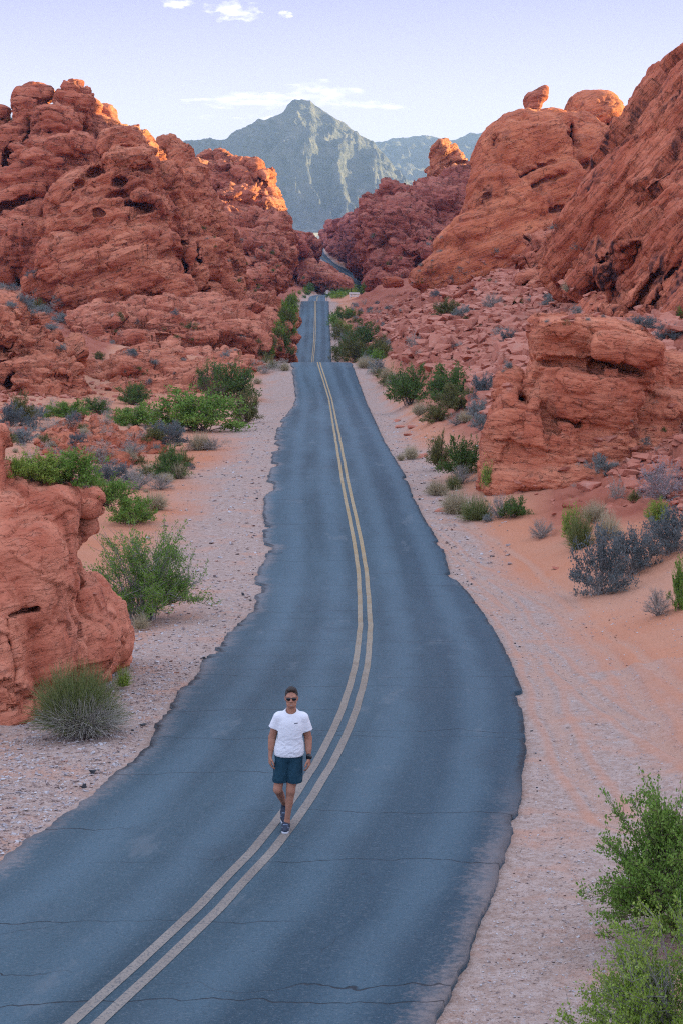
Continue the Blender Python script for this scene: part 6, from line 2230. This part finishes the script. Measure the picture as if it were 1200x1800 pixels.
def cloth_detail(V, q, amp, sc, seed, stretch=(1, 1, 1)):
    n = vsmooth(vnormals(V, q), q, 3)
    p = V / sc * np.array(stretch)
    p = p + .4 * np.stack((perlin(p, seed + 1), perlin(p, seed + 2), perlin(p, seed + 3)), 1)
    r = 1 - np.abs(perlin(p, seed)) * 2
    r2 = 1 - np.abs(perlin(p * 2.1, seed + 7)) * 2
    return V + n * ((r * .7 + r2 * .3) * amp)[:, None]


# shirt
white = bpy.data.materials.new('white_jersey')
white.use_nodes = True
t = NT(white.node_tree)
P = t.n('ShaderNodeTexCoord').outputs['Object']
fb = t.n('ShaderNodeBump', ins={'Strength': .35, 'Distance': .01, 'Height': t.noise(P, 22, 4, .6)})
b = t.n('ShaderNodeBsdfPrincipled', ins={'Base Color': (.86, .87, .90, 1), 'Roughness': .8, 'Specular IOR Level': .2, 'Normal': fb.outputs[0]})
o = t.n('ShaderNodeOutputMaterial')
t.t.links.new(b.outputs[0], o.inputs[0])
sh = [E_((.022, .0, 1.35), (.178, .128, .19), 0, .05), E_((.010, .0, 1.18), (.172, .122, .22), 0, .06), E_((-.006, .008, 1.03), (.172, .125, .16), 0, .06), C_((-.006, .008, 1.02), (-.010, .01, .93), .125, .13, .05), C_((-.058, .008, 1.02), (-.062, .01, .93), .11, .118, .05), C_((.048, .008, 1.02), (.044, .01, .93), .11, .118, .05),
      C_((-.105, .01, 1.468), (.145, .0, 1.464), .058, .058, .05), C_((NX, .01, 1.44), (NX, .005, 1.525), .085, .074, .05), C_((-.140, .01, 1.452), (-.203, .03, 1.29), .063, .070, .04), C_((.178, .0, 1.448), (.226, .03, 1.26), .063, .072, .04)]
V, q = psdf(sh + [('p', (0, 0, .968), (0, 0, -1), 0, False), ('p', (-.238, .03, 1.335), (-.33, .1, -1), 0, False) if False else ('p', (0, 0, .968), (0, 0, -1), 0, False), C_((NX, -.03, 1.56), (NX, -.02, 1.66), .068, .09, .01, True)], .0055)
# sleeves end square
keepL = (V[:, 0] < -.142) & (((V - np.array((-.202, .03, 1.325))) @ np.array((-.33, .1, -1.0))) > 0) & (V[:, 2] > 1.15)
keepR = (V[:, 0] > .162) & (((V - np.array((.225, .03, 1.290))) @ np.array((.22, .1, -1.0))) > 0) & (V[:, 2] > 1.10)
for kp, c0, nn in ((keepL, np.array((-.202, .03, 1.325)), np.array((-.33, .1, -1.0))), (keepR, np.array((.225, .03, 1.290)), np.array((.22, .1, -1.0)))):
    nn = nn / np.linalg.norm(nn)
    dd = (V - c0) @ nn
    V[kp] -= np.outer(dd[kp], nn)
wr = sstep(1.45, 1.0, V[:, 2])
V2 = cloth_detail(V, q, .0075, .085, 21, (1.0, 1.0, 1.5))
V = V + (V2 - V) * (.25 + .75 * wr)[:, None] * sstep(.965, 1.0, V[:, 2])[:, None] + 0
link('t_shirt', mesh_np('t_shirt', V, q, white), man)

# shorts
navy = simple_mat('dark_teal_fabric', (.014, .052, .080), .8, .2, (.020, .066, .098), 9)
blk = simple_mat('black_fabric', (.010, .012, .016), .8, .2)
so = [E_((-.010, .01, .955), (.168, .122, .10), 0, .05), C_((-.078, .01, .90), (-.122, -.012, .60), .104, .094, .014), C_((.054, .0, .90), (.062, -.030, .60), .104, .096, .014)]
V, q = psdf(so + [('p', (0, 0, .625), (0, 0, -1), 0, False), ('p', (0, 0, 1.0), (0, 0, 1), 0, False)], .0055)
V2 = cloth_detail(V, q, .011, .11, 33, (1.2, 1, .55))
V = V + (V2 - V) * sstep(.62, .66, V[:, 2])[:, None]
shorts = link('shorts', mesh_np('shorts', V, q, navy), man)
st_ = [C_((.148, -.01, .95), (.152, -.02, .64), .012, .012, .004)]
V, q = psdf(st_, .004)
link('side_stripe', mesh_np('side_stripe', V * np.array((1, 1, 1)), q, blk), shorts)

# shoes: upper, sole, sock, pale side mark
shoe_u = simple_mat('dark_navy_mesh', (.018, .026, .045), .7, .3, (.05, .065, .10), 60)
shoe_s = simple_mat('white_foam_sole', (.62, .66, .72), .7, .3)
shoe_g = simple_mat('grey_blue_trim', (.22, .29, .40), .6, .3)


def shoe(M):
    """built flat, toe towards -y, heel at the origin; M places it"""
    up = [C_((0, .0, .060), (0, -.06, .062), .042, .044, .03), C_((0, -.06, .055), (0, -.155, .046), .045, .040, .04), C_((.004, -.15, .042), (.006, -.205, .040), .040, .030, .03), C_((0, .0, .06), (0, -.015, .115), .040, .041, .03), ('p', (0, -.01, .135), (0, -.25, 1), 0, False), ('p', (0, 0, .022), (0, 0, -1), 0, False)]
    V, q = psdf(up, .0045)
    u_o = link('shoe', mesh_np('shoe', V, q, shoe_u), man)
    V, q = psdf([C_((0, .012, .018), (0, -.10, .018), .043, .044, .02), C_((0, -.10, .018), (.004, -.19, .020), .046, .041, .02), C_((.004, -.19, .020), (.006, -.222, .026), .036, .024, .02), ('p', (0, 0, .036), (0, 0, 1), 0, False), ('p', (0, 0, .0), (0, 0, -1), 0, False)], .0045)
    link('sole', mesh_np('sole', V, q, shoe_s), u_o)
    V, q = psdf([C_((-.040, -.10, .045), (-.030, -.165, .070), .009, .009, .006), C_((.044, -.10, .045), (.036, -.165, .068), .009, .009, .006), C_((-.022, -.120, .092), (.026, -.120, .092), .008, .008, .005), C_((-.022, -.145, .080), (.028, -.145, .080), .007, .007, .005)], .004)
    link('laces', mesh_np('laces', V, q, shoe_g), u_o)
    V, q = psdf([C_((0, -.005, .10), (0, -.010, .150), .039, .038, .01), ('p', (0, -.01, .150), (0, 0, 1), 0, False)], .0045)
    link('sock', mesh_np('sock', V, q, simple_mat('dark_sock', (.05, .06, .09), .9, .1)), u_o)
    u_o.matrix_local = M
    return u_o


shoe(Matrix.Translation((-.045, .015, .0)) @ Matrix.Rotation(R(-4), 4, 'Z') @ Matrix.Rotation(R(2), 4, 'X'))
shoe(Matrix.Translation((-.072, .345, .118)) @ Matrix.Rotation(R(-3), 4, 'Z') @ Matrix.Rotation(R(27), 4, 'X'))

# hair, beard, glasses, watch, chest mark
hair_m = simple_mat('short_dark_brown_hair', (.030, .020, .015), .7, .3, (.060, .045, .038), 90)
V, q = psdf([E_((NX + .006, .014, 1.752), (.079, .098, .098), 0, .01), E_((NX + .004, -.050, 1.822), (.052, .042, .026), 0, .02), ('p', (NX, -.062, 1.785), (0, -1, -.72), 0, False), ('p', (NX, .0, 1.688), (0, -.35, -1), 0, False)], .0045)
n = vnormals(V, q)
V = V + n * (.005 * perlin(V / .012, 3))[:, None]
link('hair', mesh_np('hair', V, q, hair_m), man)
gb = simple_mat('grey_stubble', (.42, .40, .40), .9, .1, (.30, .26, .25), 80)
V, q = psdf([E_((NX + .006, -.082, 1.618), (.017, .010, .015), 0, .01), C_((NX - .006, -.093, 1.634), (NX + .018, -.093, 1.634), .006, .006, .01)], .003)
link('goatee', mesh_np('goatee', V, q, gb), man)
gl = simple_mat('black_gloss_plastic', (.008, .008, .010), .15, .6)
V, q = psdf([E_((NX - .027, -.096, 1.715), (.031, .009, .022), 0, .004), E_((NX + .039, -.096, 1.715), (.031, .009, .022), 0, .004), C_((NX - .01, -.101, 1.722), (NX + .022, -.101, 1.722), .005, .005, .004),
             C_((NX - .056, -.090, 1.724), (NX - .074, .008, 1.722), .0045, .004, .004), C_((NX + .068, -.090, 1.724), (NX + .086, .008, 1.722), .0045, .004, .004)], .003)
link('sunglasses', mesh_np('sunglasses', V, q, gl), man)
Wr = np.array(WR) + np.array((0, .004, .022))
V, q = psdf([C_(Wr + (0, 0, -.012), Wr + (.0, -.004, .012), .034, .034, .004), E_(Wr + np.array((.026, -.022, 0)), (.016, .020, .024), 0, .004)], .0035)
link('watch', mesh_np('watch', V, q, gl), man)
# small grey emblem on the chest: two interlocking arcs
bm = bmesh.new()


def arc(cx, cz, r, a0, a1, w_):
    prev = None
    for i in range(13):
        a = R(a0 + (a1 - a0) * i / 12)
        pts = [(cx + (r + s) * math.cos(a) * 1.25, cz + (r + s) * math.sin(a)) for s in (-w_, w_)]
        cur = [bm.verts.new((x, -.130 - .0 * x, z)) for x, z in pts]
        if prev:
            bm.faces.new((prev[0], prev[1], cur[1], cur[0]))
        prev = cur


arc(.088, 1.396, .017, 25, 155, .0032)
arc(.088, 1.424, .017, 205, 335, .0032)
me = bpy.data.meshes.new('chest_emblem')
bm.to_mesh(me)
bm.free()
me.materials.append(simple_mat('grey_print', (.16, .17, .20), .7, .2))
# lay the print on the cloth
sh_o = [c for c in man.children if c.name.startswith('t_shirt')][0]
bpy.context.view_layer.update()
for v_ in me.vertices:
    ok, loc, nor, ix = sh_o.ray_cast(Vector((v_.co.x, -.6, v_.co.z)), Vector((0, 1, 0)))
    if ok:
        v_.co = loc + Vector((0, -.003, 0))
link('chest_emblem', me, sh_o)

# ------------------------------------------------------------------ far roadside pieces
wm = simple_mat('white_paint', (.78, .78, .76), .7, .3)
dk = simple_mat('dark_post', (.03, .028, .026), .8, .2)


def box(bm, c, s):
    r = bmesh.ops.create_cube(bm, size=1.0)
    for v_ in r['verts']:
        v_.co = Vector((v_.co.x * s[0] + c[0], v_.co.y * s[1] + c[1], v_.co.z * s[2] + c[2]))


def box_obj(name, boxes, mat, parent=None):
    bm = bmesh.new()
    for c, s in boxes:
        box(bm, c, s)
    bmesh.ops.bevel(bm, geom=bm.edges, offset=.02, segments=1, affect='EDGES')
    me = bpy.data.meshes.new(name)
    bm.to_mesh(me)
    bm.free()
    me.materials.append(mat)
    return link(name, me, parent)


h = at(622, 523, 560)
zg = terrain_base(np.array([h[0]]), np.array([560.0]))[0][0]
br = empty('road_barrier', (h[0], 560, max(zg, h[2] - .2)))
u_ = mpp(560)
box_obj('rail', [((0, 0, 1.45), (3.2, .12, .62))], wm, br)
box_obj('rail', [((0, 0, .62), (3.0, .12, .40))], wm, br)
for s in (-1, 1):
    box_obj('post', [((s * 1.15, .12, .75), (.18, .18, 1.5))], wm, br)
tag(br, 'low white rail barrier on the green thicket at the far road bend', 'barrier')
for px, lb in ((617, 'dark post at the left end of the white barrier'), (634, 'dark post to the right of the white barrier')):
    h = at(px, 523, 566)
    po = empty('marker_post', (h[0], 566, h[2]))
    box_obj('post', [((0, 0, 1.35), (.22, .22, 2.7))], dk, po)
    box_obj('cap', [((0, 0, 2.78), (.30, .30, .16))], dk, po)
    tag(po, lb, 'post')
h = at(575, 517, 470)
zg = terrain_base(np.array([h[0]]), np.array([470.0]))[0][0]
mp = empty('marker_sign', (h[0], 470, zg))
box_obj('post', [((0, 0, (h[2] - zg) * .5 + .2), (.10, .08, (h[2] - zg) + .6))], dk, mp)
box_obj('panel', [((0, -.06, h[2] - zg + .5), (.55, .05, .95))], wm, mp)
tag(mp, 'small white marker sign right of the road just past the second crest', 'sign')


# ------------------------------------------------------------------ air
hz = bpy.data.materials.new('haze')
hz.use_nodes = True
t = NT(hz.node_tree)
vol = t.n('ShaderNodeVolumePrincipled')
vol.inputs['Color'].default_value = (.40, .59, 1.0, 1)
vol.inputs['Density'].default_value = 0.8e-4
vol.inputs['Density Attribute'].default_value = ''
vol.inputs['Temperature Attribute'].default_value = ''
vol.inputs['Color Attribute'].default_value = ''
vol.inputs['Anisotropy'].default_value = 0.0
o_ = t.n('ShaderNodeOutputMaterial')
t.t.links.new(vol.outputs[0], o_.inputs['Volume'])
bm_ = bmesh.new()
bmesh.ops.create_cube(bm_, size=1.0)
me = bpy.data.meshes.new('haze')
bm_.to_mesh(me)
bm_.free()
me.materials.append(hz)
HZ = link('haze', me)
HZ.scale = (23000, 10600, 460)
HZ.location = (0, 10600 / 2 - 700, 460 / 2 - 62)
tag(HZ, kind='stuff')
